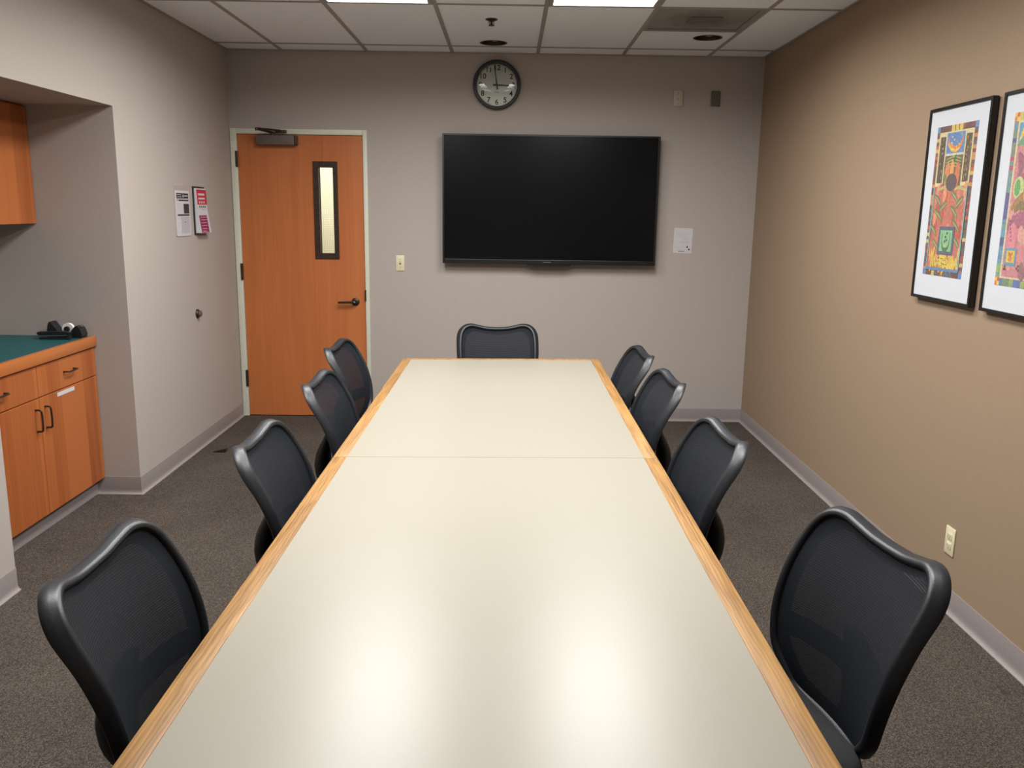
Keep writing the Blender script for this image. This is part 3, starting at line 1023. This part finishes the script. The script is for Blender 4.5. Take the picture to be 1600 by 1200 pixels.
def hand(ang, ln, wd, tail, yo, name):
    d = Vector((math.cos(ang), 0, math.sin(ang))); s = Vector((-math.sin(ang), 0, math.cos(ang)))
    c_ = Vector((cx, D - yo, cz))
    m = MB()
    base = [c_ - d * tail - s * wd, c_ + d * ln - s * wd * .55, c_ + d * ln + s * wd * .55, c_ - d * tail + s * wd]
    vv = [tuple(p) for p in base] + [tuple(p + Vector((0, -.0012, 0))) for p in base]
    m.add(vv, [(0, 1, 2, 3), (7, 6, 5, 4), (0, 4, 5, 1), (1, 5, 6, 2), (2, 6, 7, 3), (3, 7, 4, 0)])
    build(m, name, 'black', ck)
hand(math.radians(-2), .088, .0062, .028, .0245, 'hour_hand')
hand(math.radians(98), .140, .0046, .030, .027, 'minute_hand')
build(MB().lathe([(.008, -.021), (.008, -.030), (.004, -.031)], 16, 'y', (cx, D, cz)), 'hub', 'black', ck, smooth=40)
build(MB().box(cx - .016, cx + .016, D - .0208, D - .0202, cz - .052, cz - .046), 'maker_mark', 'ink_grey', face)
gp = [(cr - .025, -.040)]
for k in range(1, 9):
    a = k / 8
    gp.append(((cr - .025) * math.cos(a * PI / 2), -.040 - .014 * math.sin(a * PI / 2)))
gp[-1] = (.0005, -.054)
build(MB().lathe(gp, 64, 'y', (cx, D, cz), cap=False), 'glass_cover', 'dome', ck, smooth=80)

# ================================================================== SMALL WALL THINGS
t = empty('light_switch', (-.811, D, 1.19))
tag(t, 'ivory toggle light switch beside the wooden door', 'switch')
build(MB().box(-.843, -.779, D - .006, D, 1.132, 1.247, .003), 'plate', 'ivory', t, smooth=40)
build(MB().box(-.817, -.805, D - .0068, D - .0055, 1.178, 1.202), 'slot', 'ivory_dark', t)
build(MB().box(-.815, -.807, D - .018, D - .006, 1.190, 1.201, .002), 'toggle', 'ivory', t)
for z in (1.160, 1.219):
    build(MB().lathe([(.003, -.006), (.003, -.0068)], 10, 'y', (-.811, D, z)), 'screw', 'ivory_dark', t)

t = empty('wall_plate', (1.21, D, 2.40))
tag(t, 'beige cable plate high on the far wall, left of the sensor', 'wall plate')
build(MB().box(1.176, 1.243, D - .014, D, 2.343, 2.452, .004), 'plate', 'beige_plate', t, smooth=40)
build(MB().lathe([(.006, -.013), (.006, -.018), (.003, -.019)], 12, 'y', (1.207, D, 2.39)), 'jack', 'chrome', t, smooth=40)
for z in (2.36, 2.435):
    build(MB().lathe([(.003, -.0135), (.003, -.0148)], 10, 'y', (1.209, D, z)), 'screw', 'grey_box', t)

t = empty('wall_sensor', (1.478, D, 2.40))
tag(t, 'dark grey box sensor high on the far wall near the corner', 'sensor')
build(MB().box(1.446, 1.510, D - .016, D, 2.346, 2.452, .004), 'housing', 'grey_box', t, smooth=40)
build(MB().box(1.452, 1.500, D - .0175, D - .015, 2.352, 2.446, .001), 'cover', 'grey_box', t)

t = empty('power_outlet', (R, 3.29, .29))
tag(t, 'ivory double power outlet low on the tan wall', 'outlet')
build(MB().box(R - .006, R, 3.254, 3.325, .234, .350, .003), 'plate', 'ivory', t, smooth=40)
for z in (.272, .312):
    so = build(MB().box(R - .0085, R - .005, 3.272, 3.307, z - .014, z + .014, .003), 'socket', 'ivory', t, smooth=40)
    m = MB().box(R - .0090, R - .008, 3.280, 3.283, z - .003, z + .007)
    m.box(R - .0090, R - .008, 3.294, 3.297, z - .003, z + .007)
    m.box(R - .0090, R - .008, 3.286, 3.291, z - .010, z - .006)
    build(m, 'slots', 'ivory_dark', so)

t = empty('door_bumper', (L, 5.605, .895))
tag(t, 'small round dark door bumper on the left wall', 'door bumper')
build(MB().lathe([(.030, 0), (.030, .006), (.026, .012), (.020, .016)], 24, 'x', (L, 5.605, .895)), 'base', 'bronze', t, smooth=40)
build(MB().lathe([(.020, .014), (.020, .026), (.014, .030), (.006, .031)], 24, 'x', (L, 5.605, .895)), 'rubber_pad', 'closer', t, smooth=50)

# rubber wedge on the carpet
m = MB().prism([(-1.930, .001), (-1.845, .001), (-1.845, .022), (-1.853, .024), (-1.928, .004)], 'y', 5.430, 5.462)
o = build(m, 'door_wedge', 'bronze')
recenter(o)
tag(o, 'dark rubber wedge lying on the carpet by the left wall', 'door wedge')

# notice on the back wall
t = empty('paper_notice', (1.30, D, 1.385))
tag(t, 'white printed paper notice taped beside the television', 'notice')
rt = math.radians(-1.2)
def pn(px, pz): return (1.299 + px * math.cos(rt) - pz * math.sin(rt), 1.385 + px * math.sin(rt) + pz * math.cos(rt))
def prect(x0, x1, z0, z1, y0, y1):
    return MB().prism([pn(x0, z0), pn(x1, z0), pn(x1, z1), pn(x0, z1)], 'y', y0, y1)
sheet = build(prect(-.069, .069, -.092, .092, D - .0012, D), 'sheet', 'paper', t)
for x0, x1, z in ((-.055, -.03, .062), (-.055, .03, .050), (-.055, .0, .040), (-.035, .02, .025), (-.0, .045, .012), (-.002, .042, .004), (-.02, .05, -.010), (-.03, .04, -.018), (-.06, -.02, -.052), (-.01, .03, -.048), (-.05, .04, -.068)):
    build(prect(x0, x1, z, z + .0028, D - .0016, D - .0011), 'text_line', 'ink_grey', sheet)
for x0, z in ((.030, -.052), (.044, -.070)):
    build(prect(x0, x0 + .011, z, z + .013, D - .0016, D - .0011), 'stamp', 'ink', sheet)
build(prect(-.03, .018, -.080, -.0755, D - .0016, D - .0011), 'footer_line', 'ink', sheet)

# poster on grey plate on the left wall
t = empty('wall_poster', (L, 5.46, 1.55))
tag(t, 'black and white safety sheet on a grey plate, left wall', 'poster')
build(MB().box(L, L + .004, 5.330, 5.592, 1.405, 1.712, .001), 'backing_plate', 'acrylic', t)
sheet = build(MB().box(L + .004, L + .0052, 5.340, 5.570, 1.402, 1.680), 'sheet', 'paper', t)
PX = L + .0052
def lr(y0, y1, z0, z1, name, mat, par, px=None, th=.0004):
    px = PX if px is None else px
    return build(MB().box(px - .0002, px + th, y0, y1, z0, z1), name, mat, par)
hb = lr(5.358, 5.555, 1.632, 1.664, 'header_bar', 'ink', sheet)
for y0, y1, z in ((5.365, 5.435, 1.653), (5.37, 5.44, 1.640)):
    lr(y0, y1, z, z + .0035, 'header_text', 'paper', sheet, PX + .0003)
lr(5.460, 5.474, 1.640, 1.656, 'emblem', 'paper', sheet, PX + .0003)
lr(5.485, 5.545, 1.646, 1.651, 'header_text', 'paper', sheet, PX + .0003)
for y0, y1, z in ((5.365, 5.375, 1.618), (5.39, 5.555, 1.616)):
    lr(y0, y1, z, z + .010, 'title_text', 'ink', sheet)
for k in range(7):
    lr(5.362, 5.362 + (.095 if k % 3 else .075), 1.598 - k * .009, 1.600 - k * .009, 'text_line', 'ink_grey', sheet)
lr(5.468, 5.558, 1.540, 1.600, 'photo', 'ink', sheet)
lr(5.362, 5.558, 1.526, 1.536, 'bar', 'ink', sheet)
lr(5.415, 5.556, 1.418, 1.522, 'floor_plan', 'ink_grey', sheet)
lr(5.474, 5.486, 1.485, 1.492, 'plan_mark', 'ink', sheet, PX + .0003)
for k in (1.508, 1.480, 1.462):
    lr(5.370, 5.392, k, k + .005, 'text_line', 'ink_grey', sheet)

# flip booklet beside it
t = empty('flip_booklet', (L, 5.75, 1.56))
tag(t, 'red white and maroon flip booklet hanging on the left wall', 'booklet')
build(MB().box(L, L + .008, 5.640, 5.845, 1.405, 1.712, .002), 'holder', 'black', t)
m = MB().prism([(L + .008, 1.700), (L + .020, 1.700), (L + .026, 1.56), (L + .045, 1.415), (L + .008, 1.415)], 'y', 5.655, 5.838)
pages = build(m, 'pages', 'paper', t)
def slope(y0, y1, z0, z1, name, mat, lift=.0008):
    def xs(z): return L + (.020 + (1.700 - z) / .14 * .006 if z > 1.56 else .026 + (1.56 - z) / .145 * .019)
    vv = []
    for z in (z0, z1):
        for y in (y0, y1):
            vv.append((xs(z) - .0005, y, z)); vv.append((xs(z) + lift, y, z))
    ff = [(0, 2, 3, 1), (4, 5, 7, 6), (0, 1, 5, 4), (2, 6, 7, 3), (0, 4, 6, 2), (1, 3, 7, 5)]
    return build(MB().add(vv, ff), name, mat, pages)
slope(5.660, 5.838, 1.597, 1.692, 'red_page', 'ink_red')
slope(5.685, 5.80, 1.655, 1.668, 'title_text', 'paper', .0016)
slope(5.685, 5.80, 1.630, 1.641, 'title_text', 'paper', .0016)
for k in range(3): slope(5.69 + k * .04, 5.712 + k * .04, 1.606, 1.618, 'symbol', 'paper', .0016)
for k in range(4): slope(5.69 + k * .033, 5.705 + k * .033, 1.577, 1.589, 'symbol', 'ink', .0012)
slope(5.735, 5.77, 1.566, 1.572, 'mark', 'ink_grey', .0012)
slope(5.658, 5.800, 1.418, 1.528, 'maroon_tabs', 'ink_maroon')
for k in range(6): slope(5.675, 5.80 - .008 * k, 1.425 + (5 - k) * .018, 1.4275 + (5 - k) * .018, 'tab_line', 'paper', .0014)
for y in (5.70, 5.79):
    build(MB().tube([(L + .006, y, 1.70), (L + .014, y, 1.716), (L + .022, y, 1.70), (L + .014, y, 1.69)], .002, 8, closed=True), 'ring', 'chrome', t)

# ================================================================== FRAMED PRINTS
def poly_ellipse(cu, cv, ru, rv, n=20, rot=0.0):
    out = []
    for k in range(n):
        a = 2 * PI * k / n
        x, y = ru * math.cos(a), rv * math.sin(a)
        out.append((cu + x * math.cos(rot) - y * math.sin(rot), cv + x * math.sin(rot) + y * math.cos(rot)))
    return out
def rect(u0, v0, u1, v1): return [(u0, v0), (u1, v0), (u1, v1), (u0, v1)]
def stroke(pts, wd):
    """tapered bent stroke through points"""
    c_ = catmull(pts, 5); n = len(c_); Lf = []; Rt = []
    for i, p in enumerate(c_):
        a = c_[max(i - 1, 0)]; b_ = c_[min(i + 1, n - 1)]
        dx, dy = b_[0] - a[0], b_[1] - a[1]; l_ = math.hypot(dx, dy) or 1
        w_ = wd * (0.25 + 0.75 * math.sin(PI * (i + .6) / (n + .2)))
        Lf.append((p[0] - dy / l_ * w_, p[1] + dx / l_ * w_)); Rt.append((p[0] + dy / l_ * w_, p[1] - dx / l_ * w_))
    return Lf + Rt[::-1]

def art_one():
    rnd = random.Random(5)
    A = []
    A.append((rect(0, 0, 1, 1), (92, 66, 62)))
    bl = [(120, 60, 66), (196, 96, 70), (92, 62, 84), (214, 150, 84), (86, 74, 60), (70, 96, 120), (158, 74, 72), (226, 200, 110), (110, 52, 58)]
    for k in range(40):
        v0 = .03 + k * .0235
        A.append((rect(0.0, v0, .075, v0 + .0235), rnd.choice(bl)))
        A.append((rect(.925, v0, 1, v0 + .0235), rnd.choice(bl)))
    for k in range(13):
        u0 = k / 13
        A.append((rect(u0, 0, u0 + 1 / 13, .035), rnd.choice([(122, 64, 70), (100, 60, 80), (150, 84, 82)])))
        A.append((rect(u0, .965, u0 + 1 / 13, 1), rnd.choice(bl)))
    for k in range(3): A.append((rect(.36 + k * .1, 0, .44 + k * .1, .042), (242, 214, 110)))
    for u0 in (0, .93):
        A.append((rect(u0, 0, u0 + .07, .04), (96, 156, 214))); A.append((rect(u0, .96, u0 + .07, 1), (84, 140, 220)))
    A.append((rect(.075, .04, .925, .40), (236, 222, 170)))
    A.append((rect(.11, .07, .25, .375), (62, 62, 56)))
    A.append((rect(.75, .07, .89, .375), (62, 62, 56)))
    for k in range(34):
        u0 = rnd.choice((.13, .77)) + rnd.random() * .10; v0 = .08 + rnd.random() * .28
        A.append((poly_ellipse(u0, v0, .012, .006, 8, rnd.random() * 3), rnd.choice([(228, 214, 140), (150, 150, 110), (110, 120, 90), (232, 160, 80)])))
    A.append((rect(.28, .05, .72, .185), (78, 140, 206)))
    A.append((stroke([(.32, .08), (.36, .135), (.5, .160), (.63, .135), (.68, .07)], .022), (240, 140, 70)))
    A.append((stroke([(.31, .115), (.40, .155), (.52, .170), (.62, .150)], .010), (250, 210, 80)))
    for k in range(14): A.append((poly_ellipse(.3 + rnd.random() * .4, .06 + rnd.random() * .12, .02, .006, 8, rnd.random() * 3), rnd.choice([(120, 180, 220), (230, 220, 130), (100, 170, 160)])))
    A.append((rect(.28, .185, .72, .20), (226, 226, 200)))
    A.append((rect(.28, .20, .72, .40), (96, 92, 70)))
    for k in range(4): A.append((stroke([(.31, .225 + k * .02), (.5, .208 + k * .02), (.69, .225 + k * .02)], .005), (170, 184, 120)))
    A.append((rect(.075, .40, .925, .955), (206, 116, 102)))
    A.append((stroke([(.5, .42), (.36, .34), (.40, .25)], .06), (232, 142, 84)))
    A.append((stroke([(.5, .42), (.62, .34), (.60, .25)], .06), (222, 120, 84)))
    A.append((stroke([(.5, .36), (.48, .30), (.5, .23)], .05), (244, 170, 96)))
    A.append((stroke([(.32, .37), (.34, .32)], .03), (80, 150, 90)))
    A.append((stroke([(.5, .24), (.56, .20)], .02), (70, 110, 60)))
    for k in range(46):
        u0, v0 = .1 + rnd.random() * .8, .41 + rnd.random() * .40
        a = rnd.random() * .9 - .3
        A.append((stroke([(u0, v0 - .04), (u0 + .03 * math.sin(a), v0), (u0 - .02 + .05 * a, v0 + .05)], .028 + .02 * rnd.random()), rnd.choice([(212, 84, 78), (232, 142, 122), (196, 70, 78), (240, 160, 120), (214, 112, 112), (180, 96, 84), (236, 120, 92)])))
    for (u0, v0, sx) in ((.16, .50, 1), (.58, .48, 1), (.20, .60, 1.2), (.60, .58, 1), (.12, .70, 1), (.68, .67, 1), (.22, .80, 1), (.74, .78, 1), (.80, .52, -1), (.42, .545, -1)):
        A.append((stroke([(u0 - .05 * sx, v0 - .045), (u0 + .05 * sx, v0 - .015), (u0 + .15 * sx, v0 + .03)], .020), (112, 122, 82)))
        A.append((stroke([(u0 - .04 * sx, v0 - .04), (u0 + .05 * sx, v0 - .012), (u0 + .13 * sx, v0 + .022)], .007), (168, 176, 126)))
    A.append((stroke([(.18, .425), (.36, .405), (.45, .43)], .012), (196, 190, 120)))
    A.append((stroke([(.60, .425), (.72, .41), (.86, .43)], .012), (196, 190, 120)))
    A.append((poly_ellipse(.5, .375, .135, .058, 28), (74, 72, 86)))
    for k in range(40):
        u0, v0 = .11 + rnd.random() * .78, .845 + rnd.random() * .10
        A.append((poly_ellipse(u0, v0, .055, .022, 10, rnd.random() * 3), rnd.choice([(240, 214, 90), (232, 200, 80), (240, 160, 100), (226, 206, 110)])))
    for k in range(22): A.append((poly_ellipse(.3 + rnd.random() * .35, .875 + rnd.random() * .07, .010, .005, 8), (92, 84, 40)))
    A.append((rect(.33, .665, .73, .855), (70, 92, 128)))
    A.append((rect(.38, .69, .68, .83), (132, 206, 152)))
    A.append((stroke([(.44, .705), (.43, .76), (.47, .81), (.53, .82), (.59, .81), (.63, .76), (.62, .705)], .014), (58, 122, 80)))
    for (u0, v0) in ((.55, .71), (.52, .735), (.55, .755), (.51, .765)): A.append((poly_ellipse(u0, v0, .022, .009, 10), (30, 52, 44)))
    A.append((poly_ellipse(.52, .795, .02, .009, 10), (210, 220, 90)))
    for u0 in (.075, .895): A.append((rect(u0, .40, u0 + .028, .965), (118, 186, 190)))
    A.append((rect(.075, .945, .925, .965), (84, 138, 190)))
    return A

def art_two():
    rnd = random.Random(11)
    A = [(rect(0, 0, 1, 1), (120, 150, 140))]
    bl = [(84, 140, 190), (70, 96, 150), (110, 170, 150), (60, 86, 160), (150, 190, 170), (186, 80, 110), (90, 150, 180)]
    for k in range(36):
        v0 = .04 + k * .026
        A.append((rect(0, v0, .085, v0 + .026), [(126, 150, 134), (110, 158, 160), (80, 92, 160), (84, 166, 196), (150, 190, 120)][min(4, k // 8)] if rnd.random() < .7 else rnd.choice(bl)))
        A.append((rect(.915, v0, 1, v0 + .026), rnd.choice(bl)))
    for k in range(14):
        A.append((rect(k / 14, 0, (k + 1) / 14, .045), rnd.choice([(240, 214, 110), (196, 208, 120), (120, 170, 120), (150, 190, 150)])))
        A.append((rect(k / 14, .955, (k + 1) / 14, 1), rnd.choice([(110, 150, 120), (80, 120, 190), (90, 160, 160), (160, 180, 110)])))
    for (u0, v0) in ((0, 0), (.91, 0), (0, .95), (.91, .95)):
        for a in (0, 1):
            for b_ in (0, 1):
                A.append((rect(u0 + a * .045, v0 + b_ * .025, u0 + a * .045 + .045, v0 + b_ * .025 + .025), [(250, 200, 60), (240, 130, 60), (226, 84, 66), (246, 220, 110)][a * 2 + b_]))
    A.append((rect(.085, .045, .915, .955), (236, 218, 172)))
    A.append((rect(.115, .06, .885, .945), (214, 140, 150)))
    A.append((rect(.115, .06, .885, .19), (86, 166, 206)))
    A.append((stroke([(.14, .16), (.22, .10), (.34, .07)], .022), (246, 216, 80)))
    A.append((stroke([(.12, .185), (.3, .165), (.5, .18), (.8, .16)], .018), (110, 170, 90)))
    A.append((poly_ellipse(.6, .12, .12, .04), (240, 150, 70)))
    for k in range(60):
        u0, v0 = .14 + rnd.random() * .7, .22 + rnd.random() * .68
        A.append((stroke([(u0 - .03, v0 - .035), (u0 + .01, v0), (u0 + .03 + .05 * rnd.random(), v0 + .045)], .032 + .03 * rnd.random()), rnd.choice([(222, 150, 166), (196, 110, 136), (170, 104, 132), (232, 170, 160), (206, 130, 150), (156, 112, 122), (226, 128, 140)])))
    A.append((stroke([(.26, .30), (.34, .26), (.5, .24)], .045), (136, 126, 124)))
    A.append((stroke([(.16, .24), (.24, .28), (.2, .33)], .035), (166, 96, 124)))
    A.append((poly_ellipse(.24, .43, .10, .065, 18), (206, 220, 150)))
    A.append((poly_ellipse(.22, .43, .055, .048, 18), (86, 176, 106)))
    A.append((stroke([(.14, .55), (.28, .50), (.42, .46)], .030), (170, 130, 90)))
    A.append((poly_ellipse(.5, .47, .16, .05, 18), (244, 150, 60)))
    A.append((poly_ellipse(.5, .49, .12, .02, 18), (250, 214, 80)))
    A.append((stroke([(.22, .56), (.32, .53), (.45, .55)], .026), (130, 122, 84)))
    A.append((stroke([(.18, .60), (.26, .62), (.4, .60), (.5, .56)], .04), (176, 100, 136)))
    A.append((stroke([(.2, .64), (.24, .72), (.3, .78)], .09), (230, 140, 158)))
    for k in range(6): A.append((poly_ellipse(.17 + .01 * k, .62 + .022 * k, .012, .006, 8), (104, 62, 66)))
    A.append((rect(.14, .775, .36, .88), (88, 160, 186)))
    A.append((rect(.17, .79, .33, .86), (236, 200, 84)))
    A.append((stroke([(.21, .80), (.25, .82), (.29, .80)], .012), (204, 110, 50)))
    A.append((poly_ellipse(.25, .84, .04, .014), (220, 150, 60)))
    for (u0, v0) in ((.15, .90), (.18, .90), (.165, .885), (.4, .89), (.43, .90), (.42, .875)): A.append((poly_ellipse(u0, v0, .014, .008, 8), (60, 44, 44)))
    return A

def framed(y_far, y_near, z0, z1, art, pu, pv, label):
    d, bar = .030, .013
    xf = R - d
    t = empty('framed_print', (R, (y_far + y_near) / 2, z0))
    tag(t, label, 'picture', 'framed colourful prints on the tan wall')
    for a, b_, c_, e_ in ((y_near, y_near + bar, z0, z1), (y_far - bar, y_far, z0, z1), (y_near + bar, y_far - bar, z0, z0 + bar), (y_near + bar, y_far - bar, z1 - bar, z1)):
        build(MB().box(xf, R - .006, a, b_, c_, e_, .0012), 'frame_bar', 'picframe', t)
    build(MB().box(R - .006, R - .0005, y_near + .02, y_far - .02, z0 + .02, z1 - .02), 'back_board', 'picframe', t)
    build(MB().box(xf + .006, R - .006, y_near + bar, y_far - bar, z0 + bar, z1 - bar), 'mat_board', 'mat_board', t)
    W_, H_ = y_far - y_near, z1 - z0
    vv = []; ff = []; cols = []
    for k, (poly, col) in enumerate(art):
        n0 = len(vv)
        for (u_, v_) in poly:
            u2 = pu[0] + min(max(u_, 0), 1) * (pu[1] - pu[0]); v2 = pv[0] + min(max(v_, 0), 1) * (pv[1] - pv[0])
            vv.append((xf + .0058 - k * .000008, y_far - u2 * W_, z1 - v2 * H_))
        ff.append(tuple(range(n0, len(vv)))); cols += [tuple((c2 * .78 + c3 * .22) * .66 for c2, c3 in zip(s2l(col)[:3], s2l((196, 172, 148))[:3])) + (1.0,)] * len(poly)
    off = t.location
    me = bpy.data.meshes.new('print')
    me.from_pydata([(a - off.x, b_ - off.y, c_ - off.z) for a, b_, c_ in vv], [], ff)
    ca = me.color_attributes.new('Col', 'FLOAT_COLOR', 'POINT')
    for i, c_ in enumerate(cols): ca.data[i].color = c_
    me.materials.append(MAT['print'])
    o = bpy.data.objects.new('print', me); C.objects.link(o); o.parent = t
    o['label'] = 'colourful printed picture'
framed(3.803, 3.318, 1.242, 2.034, art_one(), (.16, .82), (.10, .868), 'black framed print with red peppers and a green card')
framed(3.243, 2.758, 1.242, 2.034, art_two(), (.16, .82), (.10, .868), 'black framed print in pink and blue at the picture edge')

# ================================================================== CABINETS IN THE NICHE
XF = -2.236       # door faces
cabs = empty('base_cabinet', (-2.55, (YJ + YN) / 2, 0))
tag(cabs, 'cherry wood base cabinet with doors and drawers in the niche', 'cabinet')
g = .002
ys, ye = YJ + .004, YN - .004
m = MB()
m.box(NB + .002, XF - .019, ys, ys + .018, .10, .835)
m.box(NB + .002, XF - .019, ye - .018, ye, .10, .835)
m.box(NB + .002, XF - .019, ys + .018, ye - .018, .10, .118)
m.box(NB + .002, XF - .019, ys + .018, ye - .018, .815, .835)
m.box(NB + .002, NB + .012, ys + .018, ye - .018, .118, .815)
m.box(XF - .037, XF - .019, ys + .018, ye - .018, .665, .69)
build(m, 'carcass', 'cabwood', cabs)
build(MB().box(-2.32, -2.283, ys, ye, .001, .10), 'toe_kick', 'black', cabs)
build(MB().box(-2.283, -2.279, ys, ye, .001, .085, .001), 'toe_cover', 'vinyl', cabs)
YM = 4.000
def pull(p0, p1, out, par, r_=.0045):
    """arched bar pull between two points on the face, standing out along +x"""
    a, b_ = Vector(p0), Vector(p1)
    o_ = Vector((out, 0, 0)); d = (b_ - a)
    pts = [a, a + o_ * .75 + d * .01, a + o_ + d * .10, a + o_ * 1.05 + d * .5, b_ + o_ - d * .10, b_ + o_ * .75 - d * .01, b_]
    build(MB().tube(catmull([tuple(p) for p in pts], 4), r_, 8), 'handle', 'bronze', par, smooth=60)
for y0, y1 in ((ys, YM - g), (YM + g, ye)):
    dr = build(MB().box(XF - .019, XF, y0, y1, .681, .832, .0015, 1), 'drawer', 'cabwood', cabs)
    c_ = (y0 + y1) / 2
    pull((XF - .001, c_ - .048, .760), (XF - .001, c_ + .048, .760), .028, dr)
    dd = build(MB().box(XF - .019, XF, y0, y1, .098, .676, .0015, 1), 'cabinet_door', 'cabwood', cabs)
    yh = (YM - .042) if y0 < 3.9 else (YM + .042)
    pull((XF - .001, yh, .523), (XF - .001, yh, .628), .030, dd, .005)
    if y0 > 3.9:
        build(MB().box(XF - .0002, XF + .0008, 4.165, 4.335, .648, .668), 'paper_label', 'paper', dd)

ct = empty('countertop', (-2.53, (YJ + YN) / 2, .836))
tag(ct, 'teal laminate countertop with a cherry wood front edge', 'countertop')
build(MB().box(NB + .001, -2.255, YJ + .001, YN - .001, .838, .892, .001, 1), 'laminate', 'teal', ct)
build(MB().box(-2.255, -2.222, YJ + .001, YN - .001, .838, .8935, .004, 2), 'front_edge', 'cabedge', ct, smooth=40)

uc = empty('wall_cabinet', (-2.66, (YJ + YN) / 2, 1.484))
tag(uc, 'cherry wood wall cabinet hanging at the top of the niche', 'cabinet')
UX = -2.484
build(MB().box(NB + .001, UX - .020, ys, ye, 1.484, ZN - .002), 'carcass', 'cabwood', uc)
for y0, y1 in ((ys, YM - g), (YM + g, ye)):
    build(MB().box(UX - .019, UX, y0, y1, 1.486, ZN - .012, .0015, 1), 'cabinet_door', 'cabwood', uc)

# tape dispenser and stapler on the counter
CT = .8925
t = empty('tape_dispenser', (-2.34, 4.50, CT))
tag(t, 'black desk tape dispenser with a white roll on the teal counter', 'tape dispenser')
def dpro(xs): return [(-2.445 + a * 1.0, CT + b_) for a, b_ in xs]
prof = dpro([(0, .001), (.185, .001), (.190, .015), (.182, .045), (.170, .062), (.158, .064), (.150, .058), (.135, .040), (.120, .028), (.085, .026), (.065, .034), (.045, .058), (.030, .082), (.020, .085), (.012, .070), (.004, .03)])
build(MB().prism(prof, 'y', 4.500, 4.562), 'body', 'black', t)
m = MB()
N_ = 28; vv = []; ff = []
for yy in (4.516, 4.536):
    for rr in (.030, .014):
        for k in range(N_):
            a = 2 * PI * k / N_
            vv.append((-2.337 + rr * math.cos(a), yy, CT + .047 + rr * math.sin(a)))
for k in range(N_):
    j = (k + 1) % N_
    ff += [(k, j, 2 * N_ + j, 2 * N_ + k), (N_ + k, 3 * N_ + k, 3 * N_ + j, N_ + j), (k, N_ + k, N_ + j, j), (2 * N_ + k, 2 * N_ + j, 3 * N_ + j, 3 * N_ + k)]
build(m.add(vv, ff), 'tape_roll', 'tape_roll', t, smooth=40)
build(MB().tube([(-2.337, 4.503, CT + .047), (-2.337, 4.549, CT + .047)], .0139, 16), 'hub', 'black', t, smooth=40)
build(MB().box(-2.273, -2.262, 4.514, 4.538, CT + .058, CT + .066), 'cutter', 'chrome', t)

t = empty('stapler', (-2.385, 4.46, CT))
tag(t, 'black stapler lying in front of the tape dispenser', 'stapler')
build(MB().box(-2.455, -2.295, 4.445, 4.483, CT + .0005, CT + .010, .003), 'base', 'black', t, smooth=40)
build(MB().prism([(-2.450, CT + .012), (-2.30, CT + .018), (-2.30, CT + .026), (-2.45, CT + .022)], 'y', 4.452, 4.476), 'magazine', 'chrome', t)
build(MB().prism([(-2.458, CT + .020), (-2.30, CT + .024), (-2.292, CT + .036), (-2.33, CT + .042), (-2.46, CT + .038), (-2.468, CT + .030)], 'y', 4.448, 4.480), 'arm', 'black', t)
build(MB().box(-2.310, -2.298, 4.450, 4.478, CT + .009, CT + .030), 'hinge', 'black', t)
